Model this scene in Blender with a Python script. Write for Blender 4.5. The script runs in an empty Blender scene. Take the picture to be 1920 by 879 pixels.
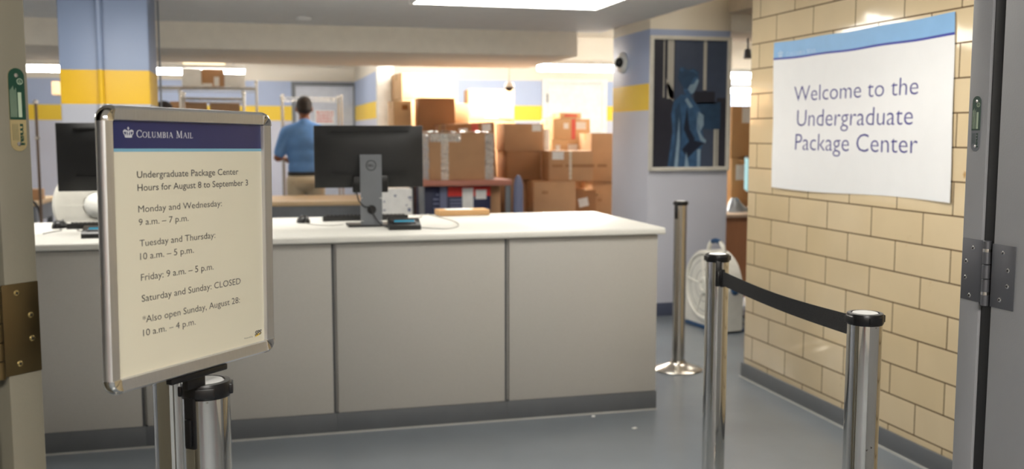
import bpy, bmesh, math, random
from mathutils import Matrix, Vector
random.seed(7)
PI = math.pi
SC = bpy.context.scene
COL = SC.collection
# ------------------------------------------------------------------ camera
cam_d = bpy.data.cameras.new('camera'); cam = bpy.data.objects.new('camera', cam_d); COL.objects.link(cam)
cam.location = (0, 0, 1.42)
_yaw, _pit = 0.2552, 0.1024
_f = Vector((math.sin(_yaw)*math.cos(_pit), math.cos(_yaw)*math.cos(_pit), -math.sin(_pit)))
cam.rotation_euler = _f.to_track_quat('-Z', 'Y').to_euler()
cam_d.sensor_fit = 'HORIZONTAL'; cam_d.sensor_width = 36.0; cam_d.lens = 1847.7/1920*36.0
cam_d.clip_start = 0.05; cam_d.clip_end = 60
cam_d.dof.use_dof = True; cam_d.dof.focus_distance = 1.95; cam_d.dof.aperture_fstop = 4.4
SC.camera = cam
# ------------------------------------------------------------------ world, exposure
w = bpy.data.worlds.new('world'); SC.world = w; w.use_nodes = True
w.node_tree.nodes['Background'].inputs[0].default_value = (0.8, 0.85, 1, 1)
w.node_tree.nodes['Background'].inputs[1].default_value = 0.02
SC.view_settings.view_transform = 'Standard'; SC.view_settings.look = 'None'
SC.view_settings.exposure = 0.0; SC.view_settings.gamma = 1.0; SC.view_settings.use_curve_mapping = False
SC.cycles.use_denoising = True
SC.cycles.sample_clamp_indirect = 6.0
# lamp strengths (emission of the diffusers)
L_TROFFER, L_HALL, L_PACK, L_FILL, L_BACK, L_SIDE = 14.0, 44.0, 130.0, 18.0, 46.0, 44.0

# ------------------------------------------------------------------ materials
def lin(c):
    return tuple((x/255/12.92 if x <= 10 else ((x/255+0.055)/1.055)**2.4) for x in c)
def nd(nt, t, **kw):
    n = nt.nodes.new(t)
    for k, v in kw.items(): setattr(n, k, v)
    return n
def mat(name, rgb, rough=0.5, metal=0.0, var=0.06, scale=12.0, bump=0.0, bscale=200.0, coat=0.0, coatr=0.05, spec=0.5, stretch=(1,1,1), trans=0.0):
    m = bpy.data.materials.new(name); m.use_nodes = True
    nt = m.node_tree; b = nt.nodes['Principled BSDF']
    b.inputs['Roughness'].default_value = rough; b.inputs['Metallic'].default_value = metal
    b.inputs['Specular IOR Level'].default_value = spec
    b.inputs['Coat Weight'].default_value = coat; b.inputs['Coat Roughness'].default_value = coatr
    if trans: b.inputs['Transmission Weight'].default_value = trans
    tc = nd(nt, 'ShaderNodeTexCoord'); mp = nd(nt, 'ShaderNodeMapping'); mp.inputs['Scale'].default_value = stretch
    nt.links.new(tc.outputs['Object'], mp.inputs['Vector'])
    no = nd(nt, 'ShaderNodeTexNoise'); no.inputs['Scale'].default_value = scale; no.inputs['Detail'].default_value = 4
    nt.links.new(mp.outputs[0], no.inputs['Vector'])
    r = nd(nt, 'ShaderNodeValToRGB'); c = lin(rgb)
    r.color_ramp.elements[0].position = 0.3; r.color_ramp.elements[1].position = 0.7
    r.color_ramp.elements[0].color = tuple(x*(1-var) for x in c)+(1,)
    r.color_ramp.elements[1].color = tuple(min(1, x*(1+var)) for x in c)+(1,)
    nt.links.new(no.outputs['Fac'], r.inputs['Fac']); nt.links.new(r.outputs[0], b.inputs['Base Color'])
    if bump:
        n2 = nd(nt, 'ShaderNodeTexNoise'); n2.inputs['Scale'].default_value = bscale; n2.inputs['Detail'].default_value = 3
        nt.links.new(mp.outputs[0], n2.inputs['Vector'])
        bp = nd(nt, 'ShaderNodeBump'); bp.inputs['Strength'].default_value = bump; bp.inputs['Distance'].default_value = 0.01
        nt.links.new(n2.outputs['Fac'], bp.inputs['Height']); nt.links.new(bp.outputs[0], b.inputs['Normal'])
    return m
def emit(name, rgb, s):
    m = bpy.data.materials.new(name); m.use_nodes = True; nt = m.node_tree
    nt.nodes.remove(nt.nodes['Principled BSDF'])
    e = nd(nt, 'ShaderNodeEmission'); e.inputs[0].default_value = lin(rgb)+(1,); e.inputs[1].default_value = s
    nt.links.new(e.outputs[0], nt.nodes['Material Output'].inputs[0]); return m
def banded(name, low, band, up, top, z0=1.592, z1=1.79, z2=2.2, rough=0.45):
    """wall paint in horizontal bands of world height"""
    m = bpy.data.materials.new(name); m.use_nodes = True; nt = m.node_tree; b = nt.nodes['Principled BSDF']
    b.inputs['Roughness'].default_value = rough
    g = nd(nt, 'ShaderNodeNewGeometry'); s = nd(nt, 'ShaderNodeSeparateXYZ'); nt.links.new(g.outputs['Position'], s.inputs[0])
    mm = nd(nt, 'ShaderNodeMath', operation='DIVIDE'); mm.inputs[1].default_value = 4.0; nt.links.new(s.outputs['Z'], mm.inputs[0])
    r = nd(nt, 'ShaderNodeValToRGB'); r.color_ramp.interpolation = 'CONSTANT'
    e = r.color_ramp.elements; e[0].position = 0; e[0].color = lin(low)+(1,); e[1].position = z0/4; e[1].color = lin(band)+(1,)
    for z, c in ((z1, up), (z2, top)):
        x = e.new(z/4); x.color = lin(c)+(1,)
    nt.links.new(mm.outputs[0], r.inputs[0])
    no = nd(nt, 'ShaderNodeTexNoise'); no.inputs['Scale'].default_value = 3; nt.links.new(g.outputs['Position'], no.inputs['Vector'])
    mr = nd(nt, 'ShaderNodeMapRange'); mr.inputs[3].default_value = 0.94; mr.inputs[4].default_value = 1.06; nt.links.new(no.outputs['Fac'], mr.inputs[0])
    mx = nd(nt, 'ShaderNodeMix', data_type='RGBA', blend_type='MULTIPLY'); mx.inputs[0].default_value = 1
    nt.links.new(r.outputs[0], mx.inputs[6]); nt.links.new(mr.outputs[0], mx.inputs[7]); nt.links.new(mx.outputs[2], b.inputs['Base Color'])
    return m
def tile_mat():
    m = bpy.data.materials.new('glazed_tile'); m.use_nodes = True; nt = m.node_tree; b = nt.nodes['Principled BSDF']
    g = nd(nt, 'ShaderNodeNewGeometry'); s = nd(nt, 'ShaderNodeSeparateXYZ'); nt.links.new(g.outputs['Position'], s.inputs[0])
    sx = nd(nt, 'ShaderNodeMath', operation='ADD'); nt.links.new(s.outputs['X'], sx.inputs[0]); sx.inputs[1].default_value = -2.737
    ux = nd(nt, 'ShaderNodeMath', operation='ADD'); nt.links.new(s.outputs['Y'], ux.inputs[0]); nt.links.new(sx.outputs[0], ux.inputs[1])
    u = nd(nt, 'ShaderNodeMath', operation='ADD'); nt.links.new(ux.outputs[0], u.inputs[0]); u.inputs[1].default_value = -4.672+0.3615*20
    v = nd(nt, 'ShaderNodeMath', operation='ADD'); nt.links.new(s.outputs['Z'], v.inputs[0]); v.inputs[1].default_value = -1.086+0.1384*8
    c = nd(nt, 'ShaderNodeCombineXYZ'); nt.links.new(u.outputs[0], c.inputs[0]); nt.links.new(v.outputs[0], c.inputs[1])
    br = nd(nt, 'ShaderNodeTexBrick'); nt.links.new(c.outputs[0], br.inputs['Vector'])
    br.inputs['Scale'].default_value = 1; br.inputs['Mortar Size'].default_value = 0.0034; br.inputs['Mortar Smooth'].default_value = 0.15
    br.inputs['Brick Width'].default_value = 0.3615; br.inputs['Row Height'].default_value = 0.1384
    br.inputs['Color1'].default_value = lin((226, 206, 170))+(1,); br.inputs['Color2'].default_value = lin((219, 198, 160))+(1,)
    br.inputs['Mortar'].default_value = lin((92, 66, 38))+(1,); br.inputs['Bias'].default_value = 0
    no = nd(nt, 'ShaderNodeTexNoise'); no.inputs['Scale'].default_value = 4; no.inputs['Detail'].default_value = 5; nt.links.new(g.outputs['Position'], no.inputs['Vector'])
    mr = nd(nt, 'ShaderNodeMapRange'); mr.inputs[3].default_value = 0.9; mr.inputs[4].default_value = 1.08; nt.links.new(no.outputs['Fac'], mr.inputs[0])
    mx = nd(nt, 'ShaderNodeMix', data_type='RGBA', blend_type='MULTIPLY'); mx.inputs[0].default_value = 1
    nt.links.new(br.outputs['Color'], mx.inputs[6]); nt.links.new(mr.outputs[0], mx.inputs[7])
    # rusty chips scattered low on the wall
    n2 = nd(nt, 'ShaderNodeTexNoise'); n2.inputs['Scale'].default_value = 9; n2.inputs['Detail'].default_value = 6; nt.links.new(g.outputs['Position'], n2.inputs['Vector'])
    rr = nd(nt, 'ShaderNodeValToRGB'); rr.color_ramp.elements[0].position = 0.73; rr.color_ramp.elements[1].position = 0.79; nt.links.new(n2.outputs['Fac'], rr.inputs[0])
    m3 = nd(nt, 'ShaderNodeMix', data_type='RGBA'); nt.links.new(rr.outputs[0], m3.inputs[0]); nt.links.new(mx.outputs[2], m3.inputs[6]); m3.inputs[7].default_value = lin((176, 128, 62))+(1,)
    nt.links.new(m3.outputs[2], b.inputs['Base Color'])
    rg = nd(nt, 'ShaderNodeMapRange'); rg.inputs[3].default_value = 0.09; rg.inputs[4].default_value = 0.8; nt.links.new(br.outputs['Fac'], rg.inputs[0]); nt.links.new(rg.outputs[0], b.inputs['Roughness'])
    bp = nd(nt, 'ShaderNodeBump'); bp.invert = True; bp.inputs['Strength'].default_value = 0.5; bp.inputs['Distance'].default_value = 0.003
    nt.links.new(br.outputs['Fac'], bp.inputs['Height'])
    n4 = nd(nt, 'ShaderNodeTexNoise'); n4.inputs['Scale'].default_value = 7; nt.links.new(g.outputs['Position'], n4.inputs['Vector'])
    b2 = nd(nt, 'ShaderNodeBump'); b2.inputs['Strength'].default_value = 0.06; b2.inputs['Distance'].default_value = 0.02
    nt.links.new(n4.outputs['Fac'], b2.inputs['Height']); nt.links.new(bp.outputs[0], b2.inputs['Normal']); nt.links.new(b2.outputs[0], b.inputs['Normal'])
    return m
def chrome_mat(name, rough, rust):
    m = mat(name, (214, 212, 208), rough, 1.0, 0.02)
    nt = m.node_tree; b = nt.nodes['Principled BSDF']; src = b.inputs['Base Color'].links[0].from_socket
    tc = nd(nt, 'ShaderNodeTexCoord'); n = nd(nt, 'ShaderNodeTexNoise'); n.inputs['Scale'].default_value = 38; n.inputs['Detail'].default_value = 5
    nt.links.new(tc.outputs['Object'], n.inputs['Vector'])
    r = nd(nt, 'ShaderNodeValToRGB'); r.color_ramp.elements[0].position = rust; r.color_ramp.elements[1].position = rust+0.03; nt.links.new(n.outputs['Fac'], r.inputs[0])
    mx = nd(nt, 'ShaderNodeMix', data_type='RGBA'); nt.links.new(r.outputs[0], mx.inputs[0]); nt.links.new(src, mx.inputs[6]); mx.inputs[7].default_value = lin((70, 52, 40))+(1,)
    nt.links.new(mx.outputs[2], b.inputs['Base Color']); return m

M = {}
def mm(k, *a, **kw): M[k] = mat(k, *a, **kw)
mm('floor_vinyl', (121, 128, 135), 0.22, var=0.07, scale=2.2, bump=0.03, bscale=40)
mm('ceiling_grey', (230, 229, 227), 0.8, var=0.02)
mm('plaster_cream', (238, 229, 214), 0.8, var=0.03)
mm('hall_paint', (212, 207, 197), 0.7, var=0.04)
mm('hall_wood', (170, 82, 42), 0.4, var=0.15, stretch=(1, 1, 0.1))
mm('door_grey', (152, 153, 156), 0.45, var=0.02, bump=0.04, bscale=300)
mm('door_pale', (196, 200, 210), 0.5)
mm('door_taupe', (126, 121, 106), 0.5, var=0.03, bump=0.05, bscale=300)
mm('door_dark', (70, 60, 56), 0.5)
mm('hinge_steel', (108, 109, 114), 0.5, 0.75, var=0.06, bump=0.03, bscale=400)
mm('hinge_bronze', (112, 96, 66), 0.42, 1.0, var=0.1)
mm('screw_steel', (205, 203, 200), 0.25, 1.0)
mm('screw_brass', (214, 190, 128), 0.25, 1.0)
mm('ink_black', (20, 20, 22), 0.6)
mm('label_green', (18, 62, 46), 0.35, var=0.1)
mm('label_brass', (196, 178, 132), 0.35, 0.6)
mm('label_print', (180, 196, 170), 0.5)
mm('laminate_front', (181, 178, 172), 0.5, var=0.035, scale=260)
mm('laminate_top', (214, 213, 207), 0.35, var=0.02, scale=200)
mm('reveal_dark', (70, 71, 74), 0.6)
mm('vinyl_base', (94, 97, 101), 0.5, var=0.04)
mm('vinyl_navy', (70, 76, 96), 0.5)
mm('vinyl_caulk', (178, 178, 174), 0.6)
M['chrome'] = chrome_mat('chrome', 0.07, 0.9)
M['chrome_worn'] = chrome_mat('chrome_worn', 0.06, 0.71)
mm('chrome_brushed', (205, 200, 192), 0.24, 1.0, var=0.03)
mm('alu', (218, 219, 221), 0.33, 0.9, var=0.03, stretch=(40, 40, 1))
mm('black_plastic', (16, 16, 18), 0.35)
mm('black_matte', (15, 15, 17), 0.5, var=0.1, bump=0.05, bscale=500)
mm('white_plastic', (232, 232, 228), 0.4)
mm('belt_black', (26, 26, 28), 0.75, var=0.3, scale=60, bump=0.3, bscale=160, stretch=(1, 1, 6))
mm('poster_cream', (226, 220, 198), 0.6, var=0.015, scale=3, coat=0.7, coatr=0.09)
mm('poster_navy', (28, 36, 92), 0.5, var=0.04, coat=0.8, coatr=0.07)
mm('poster_sky', (122, 178, 204), 0.5, coat=0.7, coatr=0.09)
mm('print_grey', (70, 68, 68), 0.7)
mm('print_white', (226, 228, 234), 0.6)
mm('print_yellow', (228, 190, 60), 0.6)
mm('vinyl_white', (240, 241, 243), 0.5, var=0.01)
mm('vinyl_sky', (134, 184, 232), 0.5, var=0.03)
mm('vinyl_blue', (44, 54, 160), 0.5)
mm('print_violet', (66, 62, 140), 0.6)
mm('print_pale', (200, 220, 244), 0.6)
mm('board_brown', (182, 141, 104), 0.8, var=0.06, scale=7, bump=0.06, bscale=90)
mm('board_dark', (160, 115, 78), 0.8, var=0.05, scale=7, bump=0.06, bscale=90)
mm('board_pale', (208, 172, 130), 0.8, var=0.05, scale=7, bump=0.06, bscale=90)
mm('board_kraft', (190, 150, 104), 0.8, var=0.05, scale=7)
mm('board_edge', (222, 190, 148), 0.8)
mm('board_inside', (150, 98, 52), 0.85)
mm('tape_tan', (196, 160, 112), 0.25, var=0.03)
mm('tape_red', (206, 92, 84), 0.5)
mm('tape_clear', (206, 196, 178), 0.15, var=0.25, scale=30, bump=0.5, bscale=40)
mm('film', (246, 243, 236), 0.12, var=0.1, scale=20, bump=0.8, bscale=25, trans=0.55)
mm('paper_white', (236, 236, 234), 0.6)
mm('carton_navy', (30, 38, 74), 0.5)
mm('carton_red', (206, 44, 36), 0.45)
mm('carton_steel', (110, 116, 146), 0.5)
mm('carton_black', (28, 28, 34), 0.5)
mm('bench_pink', (178, 118, 100), 0.6)
mm('bench_wood', (214, 186, 146), 0.5, var=0.06, stretch=(0.4, 4, 4))
mm('steel_grey', (112, 116, 122), 0.45)
mm('desk_wood', (184, 128, 92), 0.5, var=0.06, stretch=(3, 3, 0.4))
mm('desk_top', (222, 196, 170), 0.5)
mm('fan_white', (226, 224, 216), 0.4)
mm('fan_grey', (84, 86, 90), 0.5)
mm('fan_beige', (176, 168, 154), 0.5)
mm('fan_blue', (34, 72, 112), 0.45)
mm('frame_cream', (212, 208, 198), 0.4)
mm('art_dark', (44, 44, 54), 0.5, coat=1, coatr=0.03)
mm('art_slate', (66, 76, 96), 0.5, coat=1, coatr=0.03)
mm('art_stone', (186, 182, 172), 0.5, coat=1, coatr=0.03)
mm('art_blue', (58, 92, 128), 0.5, var=0.25, scale=14, coat=1, coatr=0.03)
mm('art_teal', (46, 72, 100), 0.5, var=0.2, scale=12, coat=1, coatr=0.03)
mm('art_navy', (26, 34, 52), 0.5, coat=1, coatr=0.03)
mm('art_light', (138, 162, 182), 0.5, var=0.1, coat=1, coatr=0.03)
mm('skin', (128, 82, 60), 0.55)
mm('hair', (34, 26, 22), 0.7, bump=0.4, bscale=300)
mm('shirt_blue', (92, 138, 200), 0.8, var=0.08, scale=10)
mm('shirt_green', (70, 92, 84), 0.8)
mm('khaki', (188, 176, 152), 0.8, var=0.06)
mm('denim', (58, 66, 88), 0.8)
mm('leather', (26, 24, 26), 0.45)
mm('lamp_body', (236, 236, 232), 0.5)
mm('pipe_white', (226, 222, 212), 0.5)
mm('duct', (176, 160, 138), 0.7)
mm('pole_bronze', (120, 100, 84), 0.4, 0.5)
mm('silver_bag', (196, 204, 212), 0.25, 0.6, bump=0.5, bscale=30)
mm('cable_black', (24, 24, 26), 0.5)
mm('cable_grey', (150, 148, 142), 0.5)
M['screen_blue'] = emit('screen_blue', (90, 190, 220), 0.55)
M['screen_pale'] = emit('screen_pale', (196, 240, 240), 0.9)
M['tube_vestibule'] = emit('tube_vestibule', (255, 250, 240), L_TROFFER)
M['tube_hall'] = emit('tube_hall', (255, 250, 242), L_HALL)
M['tube_pack'] = emit('tube_pack', (255, 250, 238), L_PACK)
M['fill_wall'] = emit('fill_wall', (255, 250, 240), L_FILL)
M['tube_back'] = emit('tube_back', (255, 252, 246), L_BACK)
M['tube_side'] = emit('tube_side', (255, 248, 236), L_SIDE)
M['tube_warm'] = emit('tube_warm', (255, 226, 180), 3.0)
M['tile'] = tile_mat()
M['wall_paint'] = banded('wall_paint', (206, 208, 222), (246, 208, 60), (172, 186, 216), (228, 220, 206), z2=2.14)
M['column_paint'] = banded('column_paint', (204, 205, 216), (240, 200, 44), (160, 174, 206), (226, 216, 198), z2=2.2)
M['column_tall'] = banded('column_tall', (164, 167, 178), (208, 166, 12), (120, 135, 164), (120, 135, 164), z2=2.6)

# ------------------------------------------------------------------ mesh helpers
I4 = Matrix.Identity(4)
def fr(o, x, y):
    """frame with origin o, axes x, y and their cross product"""
    x = Vector(x).normalized(); y = Vector(y).normalized(); z = x.cross(y)
    m = Matrix((x, y, z)).transposed().to_4x4(); m.translation = Vector(o); return m
class G:
    def __init__(s): s.v = []; s.f = []; s.m = []
    def add(s, vs, fs, mi=0, M4=None):
        b = len(s.v)
        s.v += [tuple((M4 @ Vector(p)) if M4 else p) for p in vs]
        for f in fs: s.f.append([b+i for i in f]); s.m.append(mi)
        return s
    def box(s, c, d, bev=0.0, rz=0.0, mi=0, M4=None, seg=2):
        bm = bmesh.new(); bmesh.ops.create_cube(bm, size=1.0, matrix=Matrix.Diagonal((d[0], d[1], d[2], 1)))
        if bev: bmesh.ops.bevel(bm, geom=list(bm.edges), offset=bev, segments=seg, affect='EDGES', profile=0.5)
        T = Matrix.Translation(c) @ Matrix.Rotation(rz, 4, 'Z')
        if M4: T = M4 @ T
        bm.verts.index_update()
        s.add([v.co[:] for v in bm.verts], [[v.index for v in f.verts] for f in bm.faces], mi, T); bm.free(); return s
    def rng(s, x0, x1, y0, y1, z0, z1, bev=0.0, mi=0, M4=None):
        return s.box(((x0+x1)/2, (y0+y1)/2, (z0+z1)/2), (x1-x0, y1-y0, z1-z0), bev, 0, mi, M4)
    def lathe(s, prof, n=32, M4=None, mi=0):
        vs = []; fs = []; k = len(prof)
        for i in range(n):
            a = 2*PI*i/n
            for r, z in prof: vs.append((r*math.cos(a), r*math.sin(a), z))
        for i in range(n):
            j = (i+1) % n
            for q in range(k-1):
                fs.append([i*k+q, j*k+q, j*k+q+1, i*k+q+1])
        if prof[0][0] > 1e-6: fs.append([i*k for i in range(n)][::-1])
        if prof[-1][0] > 1e-6: fs.append([i*k+k-1 for i in range(n)])
        return s.add(vs, fs, mi, M4)
    def tube(s, pts, r, n=10, mi=0, M4=None, closed=False):
        P = [Vector(p) for p in pts]; rs = r if isinstance(r, (list, tuple)) else [r]*len(P)
        vs = []; fs = []; up = None
        for i, p in enumerate(P):
            if closed: t = P[(i+1) % len(P)]-P[i-1]
            else: t = P[min(i+1, len(P)-1)]-P[max(i-1, 0)]
            t.normalize()
            if up is None:
                up = Vector((0, 0, 1)) if abs(t.z) < 0.9 else Vector((1, 0, 0))
            a = (up-t*up.dot(t)).normalized(); up = a; b = t.cross(a)
            for k in range(n):
                an = 2*PI*k/n; q = p+(a*math.cos(an)+b*math.sin(an))*rs[i]; vs.append(q[:])
        m = len(P)
        for i in range(m if closed else m-1):
            j = (i+1) % m
            for k in range(n):
                l = (k+1) % n; fs.append([i*n+k, i*n+l, j*n+l, j*n+k])
        if not closed:
            fs.append(list(range(n))[::-1]); fs.append([(m-1)*n+k for k in range(n)])
        return s.add(vs, fs, mi, M4)
    def prism(s, pts, z0, z1, mi=0, M4=None):
        n = len(pts)
        ar = sum(pts[i][0]*pts[(i+1) % n][1]-pts[(i+1) % n][0]*pts[i][1] for i in range(n))
        if ar < 0: pts = pts[::-1]
        vs = [(x, y, z0) for x, y in pts]+[(x, y, z1) for x, y in pts]
        fs = [list(range(n))[::-1], list(range(n, 2*n))]+[[i, (i+1) % n, n+(i+1) % n, n+i] for i in range(n)]
        return s.add(vs, fs, mi, M4)
    def ball(s, c, r, n=16, mi=0, M4=None):
        r = (r, r, r) if not isinstance(r, (tuple, list)) else r
        pr = [(math.sin(PI*i/(n//2)), -math.cos(PI*i/(n//2))) for i in range(n//2+1)]
        pr[0] = (0, -1); pr[-1] = (0, 1)
        T = Matrix.Translation(c) @ Matrix.Diagonal((r[0], r[1], r[2], 1))
        return s.lathe(pr, n, (M4 @ T) if M4 else T, mi)
    def obj(s, name, mats, parent=None, smooth=True, ang=35):
        me = bpy.data.meshes.new(name); me.from_pydata(s.v, [], s.f)
        for k in (mats if isinstance(mats, (list, tuple)) else [mats]): me.materials.append(M[k])
        me.polygons.foreach_set('material_index', s.m)
        bm = bmesh.new(); bm.from_mesh(me); bmesh.ops.remove_doubles(bm, verts=bm.verts, dist=1e-6)
        bmesh.ops.recalc_face_normals(bm, faces=bm.faces); bm.to_mesh(me); bm.free()
        if smooth:
            me.shade_smooth(); me.set_sharp_from_angle(angle=math.radians(ang))
        o = bpy.data.objects.new(name, me); COL.objects.link(o)
        if parent: o.parent = parent
        return o
def thing(name, label, cat, loc=(0, 0, 0), rz=0.0, group=None):
    o = bpy.data.objects.new(name, None); COL.objects.link(o); o.empty_display_size = 0.05
    o.location = loc; o.rotation_euler = (0, 0, rz); return tag(o, label, cat, group)
def tag(o, label, cat, group=None):
    o['label'] = label; o['category'] = cat
    if group: o['group'] = group
    return o
def struct(o, label=None):
    o['kind'] = 'structure'
    if label: o['label'] = label
    return o
def sroot(name, loc=(0, 0, 0), rz=0.0):
    o = bpy.data.objects.new(name, None); COL.objects.link(o); o.location = loc; o.rotation_euler = (0, 0, rz); o.empty_display_size = 0.05
    return struct(o)
def text2d(txt, offset=0.0, res=3):
    """outline of a line of lettering as 2-D verts and faces"""
    cu = bpy.data.curves.new('lettering', 'FONT'); cu.body = txt; cu.size = 1; cu.offset = offset; cu.resolution_u = res
    ob = bpy.data.objects.new('lettering_tmp', cu); COL.objects.link(ob)
    dg = bpy.context.evaluated_depsgraph_get(); me = bpy.data.meshes.new_from_object(ob.evaluated_get(dg))
    vs = [(v.co.x, v.co.y) for v in me.vertices]; fs = [list(p.vertices) for p in me.polygons]
    bpy.data.objects.remove(ob); bpy.data.curves.remove(cu); bpy.data.meshes.remove(me)
    return vs, fs
CAP = 0.729   # cap height of the built-in lettering at size 1, refined below
def put_text(g, txt, x, y, width, cap, z=0.0, mi=0, M4=None, offset=0.0, slant=0.0):
    vs, fs = text2d(txt, offset)
    x0 = min(v[0] for v in vs); x1 = max(v[0] for v in vs); sx = width/(x1-x0); sy = cap/CAP
    g.add([(x+(a-x0)*sx+slant*b*sy, y+b*sy, z) for a, b in vs], fs, mi, M4)
_v, _ = text2d('H'); CAP = max(v[1] for v in _v)
# ------------------------------------------------------------------ the setting
XW = 2.737
struct(G().rng(-5, 9, -2.6, 14.4, -0.1, 0).obj('floor', 'floor_vinyl'))
g = G().rng(-5, 2.915, 1.30, 8.15, 2.28, 2.74); struct(g.obj('ceiling', 'ceiling_grey'))
struct(G().rng(-5.2, 9.2, 1.3, 14.4, 2.75, 2.85).obj('ceiling_upper', 'plaster_cream'))
struct(G().rng(-5, 2.71, 8.15, 9.8, 2.075, 2.75, 0.012).obj('trim_1', 'plaster_cream'), 'cream ceiling beam crossing behind the counter')
struct(G().rng(3.585, 9, 7.05, 7.84, 2.2, 2.75, 0.01).obj('trim_2', 'plaster_cream'), 'cream ceiling beam running right from the poster column')
struct(G().rng(XW, 2.95, 1.49, 5.13, 0, 2.75, 0.006).obj('wall_right', 'tile'))
g = G().rng(XW-0.012, 2.962, 1.6, 5.142, 0, 0.088, 0.004); struct(g.obj('baseboard_right', 'vinyl_base'))
struct(G().rng(XW-0.018, XW-0.012, 1.6, 5.148, 0, 0.008).obj('trim_3', 'vinyl_caulk'), 'pale caulk line along the tiled wall base')
g = G().rng(-5, -0.40, 1.30, 1.46, 0, 2.28).rng(1.328, 2.95, 1.30, 1.49, 0, 2.28).rng(-0.40, 1.328, 1.30, 1.46, 2.15, 2.28)
struct(g.obj('wall_front', 'hall_paint'))
g = G().rng(-0.40, -0.36, 1.26, 1.5, 0, 2.15, 0.004).rng(-0.36, 1.313, 1.26, 1.5, 2.11, 2.15, 0.004)
struct(g.obj('trim_4', 'door_taupe'), 'taupe door frame head and left jamb')
jr = struct(G().rng(1.313, 1.345, 1.22, 1.521, 0, 2.15, 0.003).obj('trim_5', 'door_grey'), 'grey right door jamb carrying a hinge leaf')
struct(G().rng(-5.1, -5, -2.6, 14.4, 0, 2.75).obj('wall_left', 'wall_paint'))
struct(G().rng(9, 9.1, -2.6, 14.4, 0, 2.75).obj('wall_side', 'wall_paint'))
struct(G().rng(-5, 1.40, 14.2, 14.4, 0, 2.75).obj('wall_back', 'wall_paint'))
struct(G().rng(1.56, 9, 13.2, 13.4, 0, 2.75).obj('wall_package_room', 'wall_paint'))
struct(G().rng(1.40, 1.56, 11.55, 14.2, 0, 2.75).obj('wall_partition', 'wall_paint'))
struct(G().rng(1.385, 1.575, 11.45, 11.55, 0, 2.75, 0.008).obj('trim_6', 'white_plastic'), 'white trim at the end of the partition')
# corridor on the camera's side of the doorway
struct(G().rng(-2.6, 2.9, -2.7, -2.6, 0, 2.5).rng(-2.7, -2.6, -2.6, 1.3, 0, 2.5).rng(2.9, 3.0, -2.6, 1.3, 0, 2.5).obj('wall_hall', 'hall_paint'))
struct(G().rng(-2.7, 3.0, -2.7, 1.3, 2.5, 2.6).obj('ceiling_hall', 'ceiling_grey'))
d = sroot('added_door_6', (2.9, -1.35, 0), PI/2)  # unseen door added for the reddish streaks in the chrome posts
G().rng(-0.46, 0.46, 0, 0.03, 0, 2.05, 0.004).obj('leaf', 'hall_wood', d)
G().tube([(0.38, 0.03, 1.0), (0.38, 0.08, 1.0), (0.27, 0.08, 1.0)], 0.01).obj('door_handle', 'chrome_brushed', d)
d = sroot('added_door_3', (-1.75, -2.6, 0))  # added out of view, mirrored in the posts as a warm streak
G().rng(-0.46, 0.46, 0, 0.03, 0, 2.05, 0.004).obj('leaf', 'hall_wood', d)
G().tube([(0.38, 0.03, 1.0), (0.38, 0.08, 1.0), (0.27, 0.08, 1.0)], 0.01).obj('door_handle', 'chrome_brushed', d)
# columns
def column(name, x0, x1, y0, y1, paint, z1, base):
    o = struct(G().rng(x0, x1, y0, y1, 0, z1, 0.008).obj(name, paint))
    G().rng(x0-0.008, x1+0.008, y0-0.008, y1+0.008, 0, 0.105, 0.003).obj('base', base, o); return o
column('wall_column_right', 2.915, 3.585, 7.05, 7.84, 'column_paint', 2.745, 'vinyl_navy')
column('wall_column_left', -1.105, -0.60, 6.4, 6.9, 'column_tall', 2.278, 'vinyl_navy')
p = G()
p.tube([(-0.874, 6.375, 0.0), (-0.874, 6.375, 2.278)], 0.017, 14)
struct(p.obj('trim_7', 'column_tall'), 'painted conduit pipe up the face of the yellow banded column')
struct(G().tube([(-0.585, 6.93, 0.0), (-0.585, 6.93, 2.28)], 0.006, 8).rng(-0.592, -0.578, 6.92, 6.94, 1.85, 1.88).obj('trim_8', 'steel_grey'), 'thin dark conduit beside the yellow banded column')
# far doors
d = sroot('door_1', (0.975, 14.2, 0))
G().rng(-0.40, 0.40, -0.03, 0, 0, 2.08, 0.003).obj('leaf', 'door_pale', d)
G().rng(-0.45, -0.40, -0.05, 0, 0, 2.13, 0.003).rng(0.40, 0.45, -0.05, 0, 0, 2.13, 0.003).rng(-0.3995, 0.3995, -0.05, 0, 2.0805, 2.13, 0.003).obj('door_frame', 'steel_grey', d)
G().tube([(0.33, -0.03, 1.0), (0.33, -0.08, 1.0), (0.22, -0.08, 1.0)], 0.01).obj('door_handle', 'chrome_brushed', d)
d = sroot('door_2', (4.34, 13.2, 0))
G().rng(-0.40, 0.40, -0.03, 0, 0, 2.10, 0.003).obj('leaf', 'white_plastic', d)
G().rng(-0.47, -0.40, -0.05, 0, 0, 2.17, 0.003).rng(0.40, 0.47, -0.05, 0, 0, 2.17, 0.003).rng(-0.3995, 0.3995, -0.05, 0, 2.1005, 2.17, 0.003).obj('door_frame', 'white_plastic', d)
hg = G()
for z in (0.3, 1.1, 1.9): hg.tube([(-0.405, -0.05, z-0.06), (-0.405, -0.05, z+0.06)], 0.012, 8)
hg.obj('hinge', 'steel_grey', d)
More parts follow.
